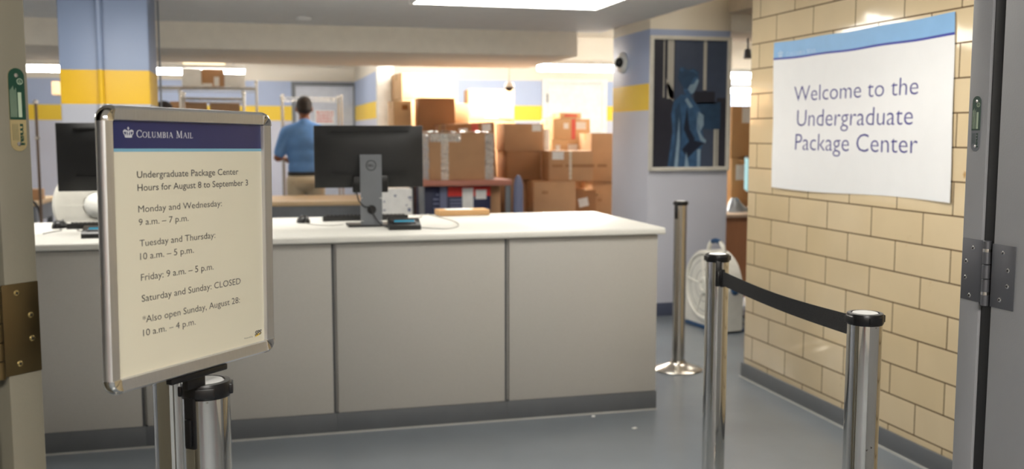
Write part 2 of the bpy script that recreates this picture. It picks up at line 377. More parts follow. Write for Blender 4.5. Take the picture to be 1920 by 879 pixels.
# pipes under the high ceiling
def pipe(pts, r, m, lab):
    struct(G().tube(pts, r, 12).obj('trim_9', m), lab)
pipe([(0.3, 12.6, 2.62), (0.75, 11.8, 2.40), (1.35, 12.9, 2.52)], 0.03, 'pipe_white', 'white pipe bending under the cream ceiling')
pipe([(0.2, 13.4, 2.48), (1.38, 13.4, 2.48)], 0.04, 'duct', 'brown pipe under the ceiling by the grey back door')
pipe([(0.55, 13.0, 2.4), (1.38, 12.4, 2.6)], 0.035, 'pipe_white', 'white pipe slanting toward the partition')
pipe([(1.25, 12.4, 2.75), (1.25, 12.4, 2.36), (1.25, 12.55, 2.36)], 0.03, 'duct', 'short brown pipe dropping beside the partition')
pipe([(1.6, 10.7, 2.62), (9, 10.7, 2.62)], 0.03, 'pipe_white', 'white pipe under the package room ceiling')
pipe([(3.3, 6.5, 2.62), (3.62, 5.9, 2.5), (3.9, 5.4, 2.52)], 0.045, 'pipe_white', 'white pipe above the poster column')
struct(G().rng(3.5, 5.5, 6.25, 6.95, 2.32, 2.6, 0.02).obj('trim_10', 'duct'), 'tan boxed duct beyond the tiled wall')

# ------------------------------------------------------------------ ceiling lamps
def troffer(x0, x1, y0, y1, z, tube, label):
    """surface mounted lamp with a wrap-round lens"""
    t = thing('ceiling_lamp', label, 'ceiling lamp', ((x0+x1)/2, (y0+y1)/2, z))
    a, b = (x1-x0)/2, (y1-y0)/2
    G().rng(-a, a, -b, b, -0.012, -0.001, 0.003).obj('tray', 'lamp_body', t)
    G().prism([(-b+0.01, -0.0125), (-b+0.012, -0.07), (-b+0.03, -0.085), (b-0.03, -0.085), (b-0.012, -0.07), (b-0.01, -0.0125)], -a+0.02, a-0.02, 0, fr((0, 0, 0), (0, 1, 0), (0, 0, 1))).obj('diffuser', tube, t)
    for s in (-1, 1): G().rng(min(s*a, s*(a-0.0195)), max(s*a, s*(a-0.0195)), -b+0.005, b-0.005, -0.088, -0.0125, 0.003).obj('end_cap', 'lamp_body', t)
    return t
troffer(0.93, 2.13, 5.43, 6.03, 2.28, 'tube_vestibule', 'bright ceiling lamp above the counter, toward the poster column')
troffer(0.95, 2.15, 2.95, 3.55, 2.28, 'tube_vestibule', 'ceiling lamp between doorway and counter, over the queue')
troffer(-1.30, -0.10, 4.95, 5.55, 2.28, 'tube_vestibule', 'ceiling lamp above the counter, before the yellow banded column')
troffer(-3.9, -2.7, 6.6, 7.2, 2.28, 'tube_vestibule', 'added unseen lamp left of the yellow banded column, past the door')  # unseen lamp added to brighten the beam from the left
troffer(-3.6, -2.4, 4.95, 5.55, 2.28, 'tube_vestibule', 'added fill lamp behind the open taupe door')  # out-of-view lamp added for more bounce on ceiling and beam
troffer(-0.4, 0.8, -1.2, -0.6, 2.5, 'tube_hall', 'ceiling lamp in the corridor before the doorway')
def strip(x0, x1, y, z, ztop, tube, label, w=0.11, h=0.06):
    t = thing('strip_lamp', label, 'ceiling lamp', ((x0+x1)/2, y, z)); a = (x1-x0)/2
    G().rng(-a, a, -w/2, w/2, h, h+0.05, 0.006).obj('housing', 'lamp_body', t)
    pr = [(-w/2*0.95, h), (w/2*0.95, h), (w/2*0.8, 0.012), (w/2*0.55, 0), (-w/2*0.55, 0), (-w/2*0.8, 0.012)]
    G().prism(pr, -a+0.01, a-0.01, 0, fr((0, 0, 0), (0, 1, 0), (0, 0, 1))).obj('diffuser', tube, t)
    for s in (-0.8, 0.8): G().tube([(a*s, 0, h+0.05), (a*s, 0, ztop-z-0.001)], 0.005, 6).obj('hanger', 'steel_grey', t)
    return t
strip(2.98, 4.2, 10.3, 2.09, 2.75, 'tube_pack', 'glaring strip lamp hung before the white package room door', 0.16)
strip(1.65, 2.85, 10.5, 2.28, 2.75, 'tube_pack', 'strip lamp hung above the stacked cartons behind the beam', 0.16)
strip(-2.62, -1.36, 11.5, 2.072, 2.75, 'tube_back', 'white strip lamp seen left of the yellow banded column')
strip(-1.32, -0.07, 11.5, 2.062, 2.75, 'tube_back', 'white strip lamp seen behind cartons on the wire rack')
strip(-0.86, -0.33, 13.5, 2.275, 2.75, 'tube_warm', 'short warm strip lamp high above the wire rack')
strip(-0.3, 0.95, 12.0, 2.60, 2.75, 'tube_back', 'added fill lamp close to the ceiling before the grey back door')  # hidden lamp added to lift the brightness of the back room
strip(1.95, 3.15, 12.2, 2.45, 2.75, 'fill_wall', 'added fill lamp near the package room wall above the pale cartons')  # unseen fill behind the beam, added to whiten the package room wall
strip(4.75, 5.95, 12.2, 2.45, 2.75, 'fill_wall', 'added fill lamp near the white package room door, above eye level')  # second added wall fill, put where the column hides it
strip(5.4, 6.6, 11.0, 2.085, 2.75, 'tube_side', 'upper strip lamp in the gap beside the tiled wall')
strip(6.3, 7.5, 12.9, 1.99, 2.75, 'tube_side', 'lower farther strip lamp in the gap beside the tiled wall')
strip(4.0, 5.2, 8.6, 2.60, 2.75, 'tube_side', 'added fill lamp over the wooden desk behind the poster column')  # unseen lamp added to light the cartons on the desk
strip(3.3, 4.4, 6.0, 2.62, 2.75, 'tube_side', 'strip lamp under the high ceiling behind the tiled wall')

# ------------------------------------------------------------------ entrance doors with hinges and rating plates
def screws(pts, M4, m, parent):
    for x, y in pts:
        o = G().lathe([(0.0, 0.0012), (0.0036, 0.0010), (0.0046, 0)], 16, M4 @ Matrix.Translation((x, y, 0.0016))).obj('screw', m, parent)
        G().box((x, y, 0.003), (0.0048, 0.0012, 0.0006), 0, 0.5, 0, M4).box((x, y, 0.003), (0.0012, 0.0048, 0.0006), 0, 0.5, 0, M4).obj('recess', 'ink_black', o)
def stadium(cx, y0, y1, w, n=10):
    r = w/2
    return [(cx+r*math.cos(PI+PI*i/n), y0+r+r*math.sin(PI+PI*i/n)) for i in range(n+1)]+[(cx+r*math.cos(PI*i/n), y1-r+r*math.sin(PI*i/n)) for i in range(n+1)]
def plate(parent, M4, cx, y0, y1, w, brass):
    s = stadium(cx, y0, y1, w); ym = y0+(y1-y0)*0.38
    up = [(x, y) for x, y in s if y > ym]; up = [(cx+w/2, ym)]+up+[(cx-w/2, ym)]
    o = G().prism(s, 0.0004, 0.0013, 0, M4).prism(up, 0.0013, 0.0016, 1, M4).obj('rating_plate', [brass, 'label_green'], parent, False)
    o['label'] = 'green and metal fire rating plate'
    t = G(); h = y1-y0
    t.rng(cx+0.04*w, cx+0.26*w, ym+0.03*h, ym+0.33*h, 0.0016, 0.0018, 0, 0, M4)
    for k in range(5):
        x = cx-0.42*w+k*0.085*w; t.rng(x, x+0.02*w, ym+0.03*h, ym+0.36*h+0.02*(k % 3)*h, 0.0016, 0.0018, 0, 0, M4)
    ring = [(cx+0.2*w+0.17*w*math.cos(a), ym+0.46*h+0.17*w*math.sin(a)) for a in [2*PI*i/20 for i in range(20)]]
    t.tube([(x, y, 0.0017) for x, y in ring], 0.0004, 6, 0, M4, True)
    put_text(t, 'UL', cx+0.11*w, ym+0.435*h, 0.18*w, 0.05*h, 0.0018, 0, M4)
    t.obj('plate_printing', 'label_print', o, False)
    k = G(); R = M4 @ Matrix.Translation((cx+0.10*w, ym-0.05*h, 0.0016)) @ Matrix.Rotation(-PI/2, 4, 'Z')
    put_text(k, 'mai', 0, 0, 0.26*h, 0.27*w, 0, 0, R, 0.03)
    for q in range(4):
        x = cx-0.36*w+q*0.1*w; k.rng(x, x+0.018*w, y0+0.13*h, ym-0.05*h, 0.0013, 0.0015, 0, 0, M4)
    k.obj('plate_lettering', 'label_green', o, False)
    for yy in (y0+w*0.42, y1-w*0.42):
        G().lathe([(0, 0.0022), (0.0028, 0.0018), (0.0034, 0.001)], 14, M4 @ Matrix.Translation((cx, yy, 0))).obj('rivet', 'screw_steel', o)
def leaf_plate(name, x0, x1, y0, y1, M4, m, parent):
    return G().rng(x0, x1, y0, y1, 0, 0.0018, 0.0005, 0, M4).obj(name, m, parent)
# right leaf, folded back flat behind the doorway wall; local x of the frame runs towards the camera
d = sroot('door_4', (0, 0, 0))
G().rng(1.313, 2.22, 1.552, 1.604, 0.012, 2.10, 0.0025).obj('leaf', 'door_grey', d)
G().rng(1.317, 1.42, 1.5225, 1.5515, 0.012, 2.10, 0.004).obj('gap_shade', 'ink_black', d)  # dark strip set in the hinge gap to stand for its shade
FR = fr((1.313, 0, 0), (0, -1, 0), (0, 0, 1))
h = leaf_plate('hinge_leaf', -1.600, -1.541, 1.104, 1.221, FR, 'hinge_steel', d)
screws([(-1.571, 1.204), (-1.588, 1.177), (-1.589, 1.146), (-1.576, 1.113)], FR, 'screw_steel', h)
kn = G()
for z0, z1 in ((1.100, 1.122), (1.124, 1.150), (1.151, 1.177), (1.178, 1.203), (1.205, 1.222)):
    kn.lathe([(0, z0), (0.0066, z0), (0.0074, z0+0.001), (0.0074, z1-0.001), (0.0066, z1), (0, z1)], 18, Matrix.Translation((1.311, 1.534, 0)))
kn.obj('hinge_knuckle', 'hinge_steel', d)
bz = G()
for z in (1.1235, 1.204): bz.lathe([(0, z-0.003), (0.0079, z-0.003), (0.0079, z+0.003), (0, z+0.003)], 18, Matrix.Translation((1.311, 1.534, 0)))
bz.obj('hinge_bearing', 'screw_steel', d)
plate(d, FR, -1.580, 1.386, 1.489, 0.0225, 'steel_grey')
h = leaf_plate('hinge_leaf', -1.521, -1.464, 1.101, 1.218, FR, 'hinge_steel', jr)
screws([(-1.494, 1.203), (-1.480, 1.173), (-1.480, 1.144), (-1.497, 1.117)], FR, 'screw_steel', h)
# left leaf, standing open at an angle into the room: only its hinge edge faces the camera
d = sroot('door_5', (0, 0, 0))
FL = fr((-0.305, 1.528, 0), (0.731, 0.682, 0), (0, 0, 1))
G().rng(-0.050, 0.0, 0.012, 2.10, -0.88, 0.0, 0.0035, 0, FL).obj('leaf', 'door_taupe', d)
h = leaf_plate('hinge_leaf', -0.0555, -0.0015, 1.0795, 1.2095, FL, 'hinge_bronze', d)
screws([(-0.034, 1.196), (-0.0146, 1.162), (-0.014, 1.128), (-0.034, 1.095)], FL, 'screw_brass', h)
kn = G()
for k in range(5): kn.lathe([(0, 1.078+k*0.0265), (0.0066, 1.078+k*0.0265), (0.0066, 1.103+k*0.0265), (0, 1.103+k*0.0265)], 16, FL @ Matrix.Translation((-0.0625, 0, 0)) @ fr((0, 0, 0), (1, 0, 0), (0, 0, -1)))
kn.obj('hinge_knuckle', 'hinge_bronze', d)
plate(d, FL, -0.0185, 1.395, 1.510, 0.0235, 'label_brass')

# ------------------------------------------------------------------ service counter
def counter_unit(x0, x1, label, end=False):
    t = thing('counter_unit', label, 'counter', ((x0+x1)/2, 4.638, 0), 0, 'grey counter units'); a = (x1-x0)/2
    G().rng(-a, a, 0.012, 0.95, 0.099, 0.909, 0.002).obj('carcass', 'laminate_front', t)
    G().rng(-a+(0.011), a-(0 if end else 0.011), -0.006, 0.013, 0.099, 0.905, 0.002).obj('front_panel', 'laminate_front', t)
    if not end: G().rng(a-0.011, a-0.0005, -0.002, 0.011, 0.099, 0.905).obj('reveal_strip', 'reveal_dark', t)
    G().rng(-a, a+(0.004 if end else 0), -0.010, 0.95, 0.0, 0.098, 0.002).obj('kick_base', 'vinyl_base', t)
    G().rng(-a, a+(0.004 if end else 0), -0.016, -0.0101, 0.0, 0.007).obj('caulk_line', 'vinyl_caulk', t)
counter_unit(-1.37, -0.509, 'grey laminate counter unit leftmost, partly behind the framed hours sign')
counter_unit(-0.509, 0.347, 'grey laminate counter unit second from left, right behind the chrome sign post')
counter_unit(0.347, 1.183, 'grey laminate counter unit below the black monitor, second from the right end')
counter_unit(1.183, 1.974, 'grey laminate counter unit at the right end of the counter', True)
wt = G(); prof = [(4.602, 0.917), (4.606, 0.912), (4.612, 0.911), (5.70, 0.911), (5.70, 0.945), (4.618, 0.945), (4.608, 0.941), (4.602, 0.932)]
wt.prism(prof, -1.39, 2.003, 0, fr((0, 0, 0), (0, 1, 0), (0, 0, 1)))
tag(wt.obj('countertop', 'laminate_top'), 'long white rounded-edge worktop lying across the grey counter units', 'countertop')
# ------------------------------------------------------------------ queue posts
def stanchion(x, y, label, rz=0.0, clip=None, metal='chrome', top=1.02):
    """polished queue post; clip = angle of the black belt slot on the head"""
    t = thing('queue_post', label, 'queue post', (x, y, 0), rz, 'chrome queue posts')
    G().lathe([(0, 0.0), (0.145, 0.0), (0.146, 0.006), (0.138, 0.012), (0.10, 0.024), (0.066, 0.036), (0.050, 0.044), (0.044, 0.052), (0.043, 0.06), (0, 0.06)], 48).obj('base', metal, t, True, 50)
    G().lathe([(0, 0.055), (0.038, 0.055), (0.038, top-0.024), (0, top-0.024)], 40).obj('pole', metal, t)
    cap = G().lathe([(0, top-0.028), (0.0385, top-0.026), (0.0405, top-0.022), (0.0405, top-0.006), (0.0385, top-0.001), (0.031, top), (0.030, top-0.003), (0, top-0.003)], 40)
    for k in range(4):   # small lugs of the belt cassette
        a = k*PI/2; cap.box((0.037*math.cos(a), 0.037*math.sin(a), top-0.014), (0.012, 0.03, 0.017), 0.002, a)
    c = cap.obj('cassette_head', 'black_plastic', t)
    G().lathe([(0, top+0.0005), (0.027, top), (0.0295, top-0.003), (0, top-0.003)], 36).obj('cap_disc', 'paper_white', c)
    if clip is not None:
        a = math.radians(clip)
        T = Matrix.Rotation(a, 4, 'Z')
        G().rng(0.034, 0.042, -0.010, 0.010, top-0.105, top-0.02, 0.002, 0, T).rng(0.040, 0.047, -0.006, 0.006, top-0.10, top-0.055, 0.002, 0, T).obj('belt_clip', 'black_plastic', t)
    return t
P_FAR, P_MID, P_RIGHT, P_SIGN, P_BACK = (2.445, 5.40), (1.49, 2.99), (1.319, 1.913), (-0.086, 1.651), (-0.176, 2.10)
stanchion(*P_FAR, 'chrome queue post with a full round base, standing at the counter corner', clip=205, metal='chrome_brushed')
stanchion(*P_MID, 'chrome queue post holding the far end of the black belt', clip=250, metal='chrome')
stanchion(*P_RIGHT, 'chrome queue post at the near end of the black belt, by the grey right door', metal='chrome_worn')
stanchion(*P_SIGN, 'worn chrome queue post carrying the framed opening hours sign', clip=232, metal='chrome_worn')
stanchion(*P_BACK, 'chrome queue post half hidden just behind the sign post', metal='chrome')
# belt between the two right posts
a = Vector((P_MID[0]-0.004, P_MID[1]-0.044, 0)); b = Vector((P_RIGHT[0]+0.004, P_RIGHT[1]+0.038, 0)); d = b-a
nx = Vector((d.y, -d.x, 0)).normalized()
g = G(); N = 24
for i in range(N+1):
    s = i/N; p = a+d*s; zt = 0.968+(1.004-0.968)*s-0.010*math.sin(PI*s); tw = 0.006*math.sin(PI*s)
    for (o, z) in ((0.0008, zt), (-0.0008, zt), (-0.0008, zt-0.048), (0.0008, zt-0.048)):
        q = p+nx*(o+(tw if z == zt else -tw)); g.v.append((q.x, q.y, z))
for i in range(N):
    for k in range(4):
        l = (k+1) % 4; g.f.append([i*4+k, i*4+l, i*4+4+l, i*4+4+k]); g.m.append(0)
g.f += [[0, 1, 2, 3], [N*4+3, N*4+2, N*4+1, N*4]]; g.m += [0, 0]
bl = g.obj('belt', 'belt_black'); tag(bl, 'black woven barrier belt stretched between two chrome queue posts', 'barrier belt')
bt = G().box((a.x, a.y-0.002, 0.943), (0.016, 0.012, 0.058), 0.003).obj('belt_end', 'black_plastic', bl)

# ------------------------------------------------------------------ framed hours sign
AZ = 0.8794
sg = thing('hours_sign', 'silver framed opening hours sign mounted on the worn chrome post', 'sign', (-0.0904, 1.60, 1.0455))
U = Vector((math.cos(AZ), math.sin(AZ), 0)); RM = fr((0, 0, 0), U, (0, 0, 1)) @ Matrix.Rotation(-0.0143, 4, 'Z')
W, Hh = 0.366, 0.412
def rail(p0, p1, inward):
    """rounded snap-frame moulding from p0 to p1, the profile turned inward"""
    p0 = Vector(p0); p1 = Vector(p1); ax = (p1-p0).normalized(); inn = Vector(inward)
    prof = [(0.004, -0.0145), (0.0012, -0.0115), (0, -0.0075), (0.0006, -0.0035), (0.0022, 0.0005), (0.005, 0.0030), (0.0075, 0.0025), (0.0105, 0.0025), (0.0205, 0.001), (0.0215, -0.001), (0.0215, -0.0145)]
    vs = []; n = len(prof)
    for p in (p0, p1):
        for r, z in prof: q = p+inn*r; vs.append((q.x, q.y, z))
    fs = [[i, (i+1) % n, n+(i+1) % n, n+i] for i in range(n)]+[list(range(n)), list(range(n, 2*n))[::-1]]
    return G().add(vs, fs, 0, RM)
C = 0.0225
for p0, p1, inn in (((-W/2, C), (-W/2, Hh-C), (1, 0, 0)), ((W/2, C), (W/2, Hh-C), (-1, 0, 0)), ((-W/2+C, 0), (W/2-C, 0), (0, 1, 0)), ((-W/2+C, Hh), (W/2-C, Hh), (0, -1, 0))):
    rail((*p0, 0), (*p1, 0), inn).obj('frame_rail', 'alu', sg, True, 42)
for sx, cy, a0 in ((-1, C, PI), (1, C, 1.5*PI), (1, Hh-C, 0), (-1, Hh-C, 0.5*PI)):
    cx = sx*(W/2-C); prof = [(C-0.0035, -0.0145), (C-0.0005, -0.0115), (C+0.0006, -0.0075), (C, -0.003), (C-0.002, 0.002), (C-0.006, 0.005), (C-0.012, 0.003), (C-0.019, 0.002), (0.001, 0.001), (0.001, -0.0145)]
    vs = []; n = len(prof); K = 10
    for i in range(K+1):
        an = a0+(PI/2)*i/K
        for r, z in prof: vs.append((cx+r*math.cos(an), cy+r*math.sin(an), z))
    fs = []
    for i in range(K):
        for q in range(n):
            l = (q+1) % n; fs.append([i*n+q, i*n+l, i*n+n+l, i*n+n+q])
    fs += [list(range(n)), list(range(K*n, K*n+n))[::-1]]
    G().add(vs, fs, 0, RM).obj('corner_piece', 'chrome', sg, True, 40)
G().rng(-W/2+0.009, W/2-0.009, 0.009, Hh-0.009, -0.0143, -0.008, 0, 0, RM).obj('back_panel', 'black_plastic', sg)
iw = W/2-0.0205; yb, yt = 0.0205, Hh-0.0205
ps = G().rng(-iw, iw, yb, 0.3462, -0.0079, -0.0055, 0, 0, RM).rng(-iw, iw, 0.3462, 0.3508, -0.0079, -0.0055, 0, 2, RM).rng(-iw, iw, 0.3508, yt, -0.0079, -0.0055, 0, 1, RM)
po = ps.obj('poster', ['poster_cream', 'poster_navy', 'poster_sky'], sg, False); po['label'] = 'cream hours poster with a navy header'
ZP = -0.0052
LX = -0.1085
def uv(u, v):      # undo the small roll of the panel for positions measured on it
    c, s = math.cos(0.0143), math.sin(0.0143); return (c*u-s*v, s*u+c*v)
for s_, v, wd, cp in (('Undergraduate Package Center', 0.310, 0.218, 0.0098), ('Hours for August 8 to September 3', 0.2912, 0.241, 0.0096), ('Monday and Wednesday:', 0.260, 0.176, 0.0096),
                      ('9 a.m. – 7 p.m.', 0.241, 0.1005, 0.0094), ('Tuesday and Thursday:', 0.210, 0.1587, 0.0096), ('10 a.m. – 5 p.m.', 0.1905, 0.1095, 0.0098), ('Friday: 9 a.m. – 5 p.m.', 0.1595, 0.1526, 0.0100),
                      ('Saturday and Sunday: CLOSED', 0.1283, 0.2158, 0.0100), ('*Also open Sunday, August 28:', 0.097, 0.2125, 0.0100), ('10 a.m. – 4 p.m.', 0.0772, 0.1083, 0.0098)):
    u, v2 = uv(-0.1105, v)
    tx = G(); put_text(tx, s_, u, v2, wd, cp, ZP, 0, RM, 0.004 if v > 0.28 else -0.002); tx.obj('hours_lettering', 'print_grey', po, False)
sp = G(); u, v2 = uv(0.1372, 0.0318)
put_text(sp, 'SPS', u, v2, 0.0165, 0.0075, ZP+0.0002, 0, RM, 0.03, 0.25)
u3, v3 = uv(0.111, 0.0305); put_text(sp, 'Powered by', u3, v3, 0.021, 0.0026, ZP, 0, RM)
sp.prism([(u+0.001, v2-0.0028), (u+0.012, v2-0.001), (u+0.0185, v2+0.003), (u+0.013, v2+0.0022), (u+0.004, v2+0.0016)], ZP-0.0002, ZP, 1, RM)
sp.obj('corner_lettering', ['print_grey', 'print_yellow'], po, False)
def ribbon(g, pts, ws, M4, z):
    """flat stroke through pts with a width at each point"""
    n = len(pts); L = []; R_ = []
    for i in range(n):
        a = pts[max(i-1, 0)]; b = pts[min(i+1, n-1)]; dx, dy = b[0]-a[0], b[1]-a[1]; l = math.hypot(dx, dy) or 1
        ox, oy = -dy/l*ws[i]/2, dx/l*ws[i]/2
        L.append((pts[i][0]+ox, pts[i][1]+oy, z)); R_.append((pts[i][0]-ox, pts[i][1]-oy, z))
    g.add(L+R_, [[i, i+1, n+i+1, n+i] for i in range(n-1)], 0, M4)
def serif_text(g, word, x, y, caps, small, width, M4, z):
    """Roman capitals drawn stroke by stroke: the first letter of each word taller"""
    T, t = 0.13, 0.05
    def arc(cx, cy, rx, ry, a0, a1, n=16):
        P = []; Wd = []
        for i in range(n+1):
            a = a0+(a1-a0)*i/n; P.append((cx+rx*math.cos(a), cy+ry*math.sin(a))); Wd.append(t+(T-t)*abs(math.cos(a))**1.5)
        return P, Wd
    def ln(x0, y0, x1, y1, w_): return [(x0, y0), (x1, y1)], [w_, w_]
    def ser(xc, yc, w_=0.3): return ln(xc-w_/2, yc, xc+w_/2, yc, 0.04)
    GL = {'C': (0.78, [arc(0.45, 0.5, 0.40, 0.48, 0.75, 2*PI-0.75), ln(0.74, 0.68, 0.74, 0.92, 0.04), ln(0.74, 0.08, 0.74, 0.3, 0.04)]),
          'O': (0.92, [arc(0.46, 0.5, 0.40, 0.48, 0, 2*PI, 28)]),
          'L': (0.62, [ln(0.16, 0, 0.16, 1, T), ser(0.16, 0.98), ln(0.02, 0.02, 0.58, 0.02, t), ln(0.58, 0, 0.58, 0.22, 0.05)]),
          'U': (0.86, [ln(0.17, 0.35, 0.17, 1, T), ser(0.17, 0.98), arc(0.43, 0.33, 0.26, 0.31, PI, 2*PI), ln(0.69, 0.33, 0.69, 1, t), ser(0.69, 0.98)]),
          'M': (1.06, [ln(0.14, 0, 0.2, 1, t), ln(0.2, 1, 0.52, 0.05, T), ln(0.52, 0.05, 0.86, 1, t), ln(0.86, 1, 0.9, 0, T), ser(0.14, 0.02), ser(0.9, 0.02), ser(0.16, 0.98, 0.2), ser(0.9, 0.98, 0.2)]),
          'B': (0.68, [ln(0.16, 0, 0.16, 1, T), ser(0.1, 0.98, 0.2), ser(0.1, 0.02, 0.2), arc(0.3, 0.75, 0.24, 0.23, -PI/2, PI/2), arc(0.3, 0.26, 0.29, 0.24, -PI/2, PI/2), ln(0.16, 0.98, 0.3, 0.98, t), ln(0.16, 0.51, 0.3, 0.51, t), ln(0.16, 0.02, 0.3, 0.02, t)]),
          'I': (0.34, [ln(0.17, 0, 0.17, 1, T), ser(0.17, 0.98), ser(0.17, 0.02)]),
          'A': (0.86, [ln(0.1, 0, 0.43, 1, t), ln(0.43, 1, 0.76, 0, T), ln(0.24, 0.36, 0.62, 0.36, t), ser(0.1, 0.02, 0.22), ser(0.76, 0.02, 0.24)])}
    adv = 0; out = []; first = True
    for ch in word:
        if ch == ' ': adv += 0.42; first = True; continue
        k = 1.0 if first else small/caps; first = False
        out.append((ch, adv, k)); adv += GL[ch][0]*k+0.1
    sc = width/adv
    for ch, a_, k in out:
        for P, Wd in GL[ch][1]:
            ribbon(g, [(x+(a_+px_*k)*sc, y+py_*k*caps) for px_, py_ in P], [w_*k*(sc+caps)/2 for w_ in Wd], M4, z)
def crown(g, x, y, wd, ht, M4, z):
    lw = wd*0.06
    def L(pts, k=1.0): ribbon(g, [(x+a*wd, y+b*ht) for a, b in pts], [lw*k]*len(pts), M4, z)
    L([(0.18, 0.02), (0.82, 0.02)], 1.4); L([(0.18, 0.14), (0.82, 0.14)])
    L([(0.18, 0.02), (0.18, 0.14)]); L([(0.82, 0.02), (0.82, 0.14)])
    L([(0.2, 0.14), (0.06, 0.34), (0.02, 0.56), (0.14, 0.68), (0.3, 0.64), (0.44, 0.5), (0.5, 0.3)])
    L([(0.8, 0.14), (0.94, 0.34), (0.98, 0.56), (0.86, 0.68), (0.7, 0.64), (0.56, 0.5), (0.5, 0.3)])
    L([(0.5, 0.14), (0.5, 0.98)]); L([(0.4, 0.84), (0.6, 0.84)], 1.2)
    L([(0.06, 0.56), (0.3, 0.56)]); L([(0.7, 0.56), (0.94, 0.56)]); L([(0.3, 0.3), (0.3, 0.62)]); L([(0.7, 0.3), (0.7, 0.62)])
    for a in (0.3, 0.5, 0.7): L([(a-0.05, 0.24), (a+0.05, 0.24)], 1.5)
hd = G(); u, v2 = uv(-0.1082, 0.3684)
serif_text(hd, 'COLUMBIA MAIL', u, v2, 0.0107, 0.0084, 0.1145, RM, ZP)
u, v2 = uv(-0.1330, 0.3690); hd.obj('header_lettering', 'print_white', po, False); hd = G(); crown(hd, u, v2, 0.0190, 0.0150, RM, ZP); hd.obj('header_crest', 'print_white', po, False)
# holder plugged into the post head
G().box((0, -0.004, -0.006), (0.125, 0.010, 0.012), 0.002, 0, 0, RM).rng(-0.02, 0.02, -0.027, -0.008, -0.020, -0.009, 0.001, 0, RM).obj('mount_bracket', 'black_plastic', sg)

# ------------------------------------------------------------------ welcome banner on the tiles
bn = thing('welcome_banner', 'white welcome banner with a sky blue header hung on the tiled wall', 'banner', (XW, 4.14, 1.51))
BF = fr((XW, 0, 0), (0, -1, 0), (0, 0, 1)); BI = Matrix.Translation((-XW, -4.14, -1.51))
def bz_(s, t):   # gentle waves of the cloth, stand-off from the wall
    return 0.008+0.0035*math.sin(s*5.1+1.2*t)*(0.4+t*0.6)+0.004*math.exp(-((s-0.97)/0.12)**2-((t-0.95)/0.2)**2)+0.002*math.sin(9*t+3*s)
NY, NZ = 44, 30; g = G()
def edge(s, t):   # s from left, t from top
    yl = 4.862-0.022*t; yr = 3.438-0.025*t
    zt = 1.905-0.006*math.sin(PI*s)-0.004*math.sin(3*PI*s)**2; zb = 1.128+0.010*s-0.006*math.sin(2*PI*s)
    return -(yl+(yr-yl)*s), zt+(zb-zt)*t
ts = [0, 0.028, 0.056, 0.084, 0.106, 0.120]+[0.120+0.88*(i+1)/NZ for i in range(NZ)]
for t in ts:
    for i in range(NY+1):
        s = i/NY; x, z = edge(s, t); g.v.append(tuple(BI @ BF @ Vector((x, z, bz_(s, t)))))
nb = len(g.v)
for t in ts:
    for i in range(NY+1):
        s = i/NY; x, z = edge(s, t); g.v.append(tuple(BI @ BF @ Vector((x, z, bz_(s, t)-0.0009))))
W1 = NY+1
for r in range(len(ts)-1):
    for i in range(NY):
        g.f.append([r*W1+i, r*W1+i+1, (r+1)*W1+i+1, (r+1)*W1+i]); g.m.append(0 if r >= 5 else (2 if r == 4 else 1))
        g.f.append([nb+r*W1+i, nb+(r+1)*W1+i, nb+(r+1)*W1+i+1, nb+r*W1+i+1]); g.m.append(0)
last = (len(ts)-1)*W1
for i in range(NY):
    g.f += [[i, nb+i, nb+i+1, i+1], [last+i, last+i+1, nb+last+i+1, nb+last+i]]; g.m += [1, 0]
for r in range(len(ts)-1):
    g.f += [[r*W1, (r+1)*W1, nb+(r+1)*W1, nb+r*W1], [r*W1+NY, nb+r*W1+NY, nb+(r+1)*W1+NY, (r+1)*W1+NY]]; g.m += [0, 0]
sh = g.obj('sheet', ['vinyl_white', 'vinyl_sky', 'vinyl_blue'], bn, True, 80)
def on_cloth(gl):   # lay flat lettering onto the waves
    out = []
    for x, z, _ in gl.v:
        s = (4.862+x)/1.424; t = (1.905-z)/0.777
        out.append(tuple(BI @ BF @ Vector((x, z, bz_(s, t)+0.0006))))
    gl.v = out; return gl
def words(g, gap):
    """cut a line of lettering into its words at the wide gaps"""
    fs = sorted(g.f, key=lambda f: min(g.v[i][0] for i in f)); out = []; xm = -1e9
    for f in fs:
        if min(g.v[i][0] for i in f) > xm+gap: out.append(G())
        o = out[-1]; o.add([g.v[i] for i in f], [list(range(len(f)))]); xm = max(xm, max(g.v[i][0] for i in f))
    return out
for s_, y0, wd, zb, cp in (('Welcome to the', 4.637, 0.99, 1.584, 0.077), ('Undergraduate', 4.602, 0.93, 1.456, 0.083), ('Package Center', 4.608, 0.974, 1.334, 0.083)):
    lt = G(); put_text(lt, s_, -y0, zb, wd, cp, 0, 0, None, -0.009)
    for wd_ in words(lt, 0.03): on_cloth(wd_).obj('banner_lettering', 'print_violet', sh, False)
hl = G(); serif_text(hl, 'COLUMBIA MAIL', -4.724, 1.822, 0.022, 0.018, 0.29, None, 0); on_cloth(hl).obj('header_lettering', 'print_pale', sh, False)
hl = G(); crown(hl, -4.812, 1.824, 0.052, 0.036, None, 0); on_cloth(hl).obj('header_crest', 'print_pale', sh, False)

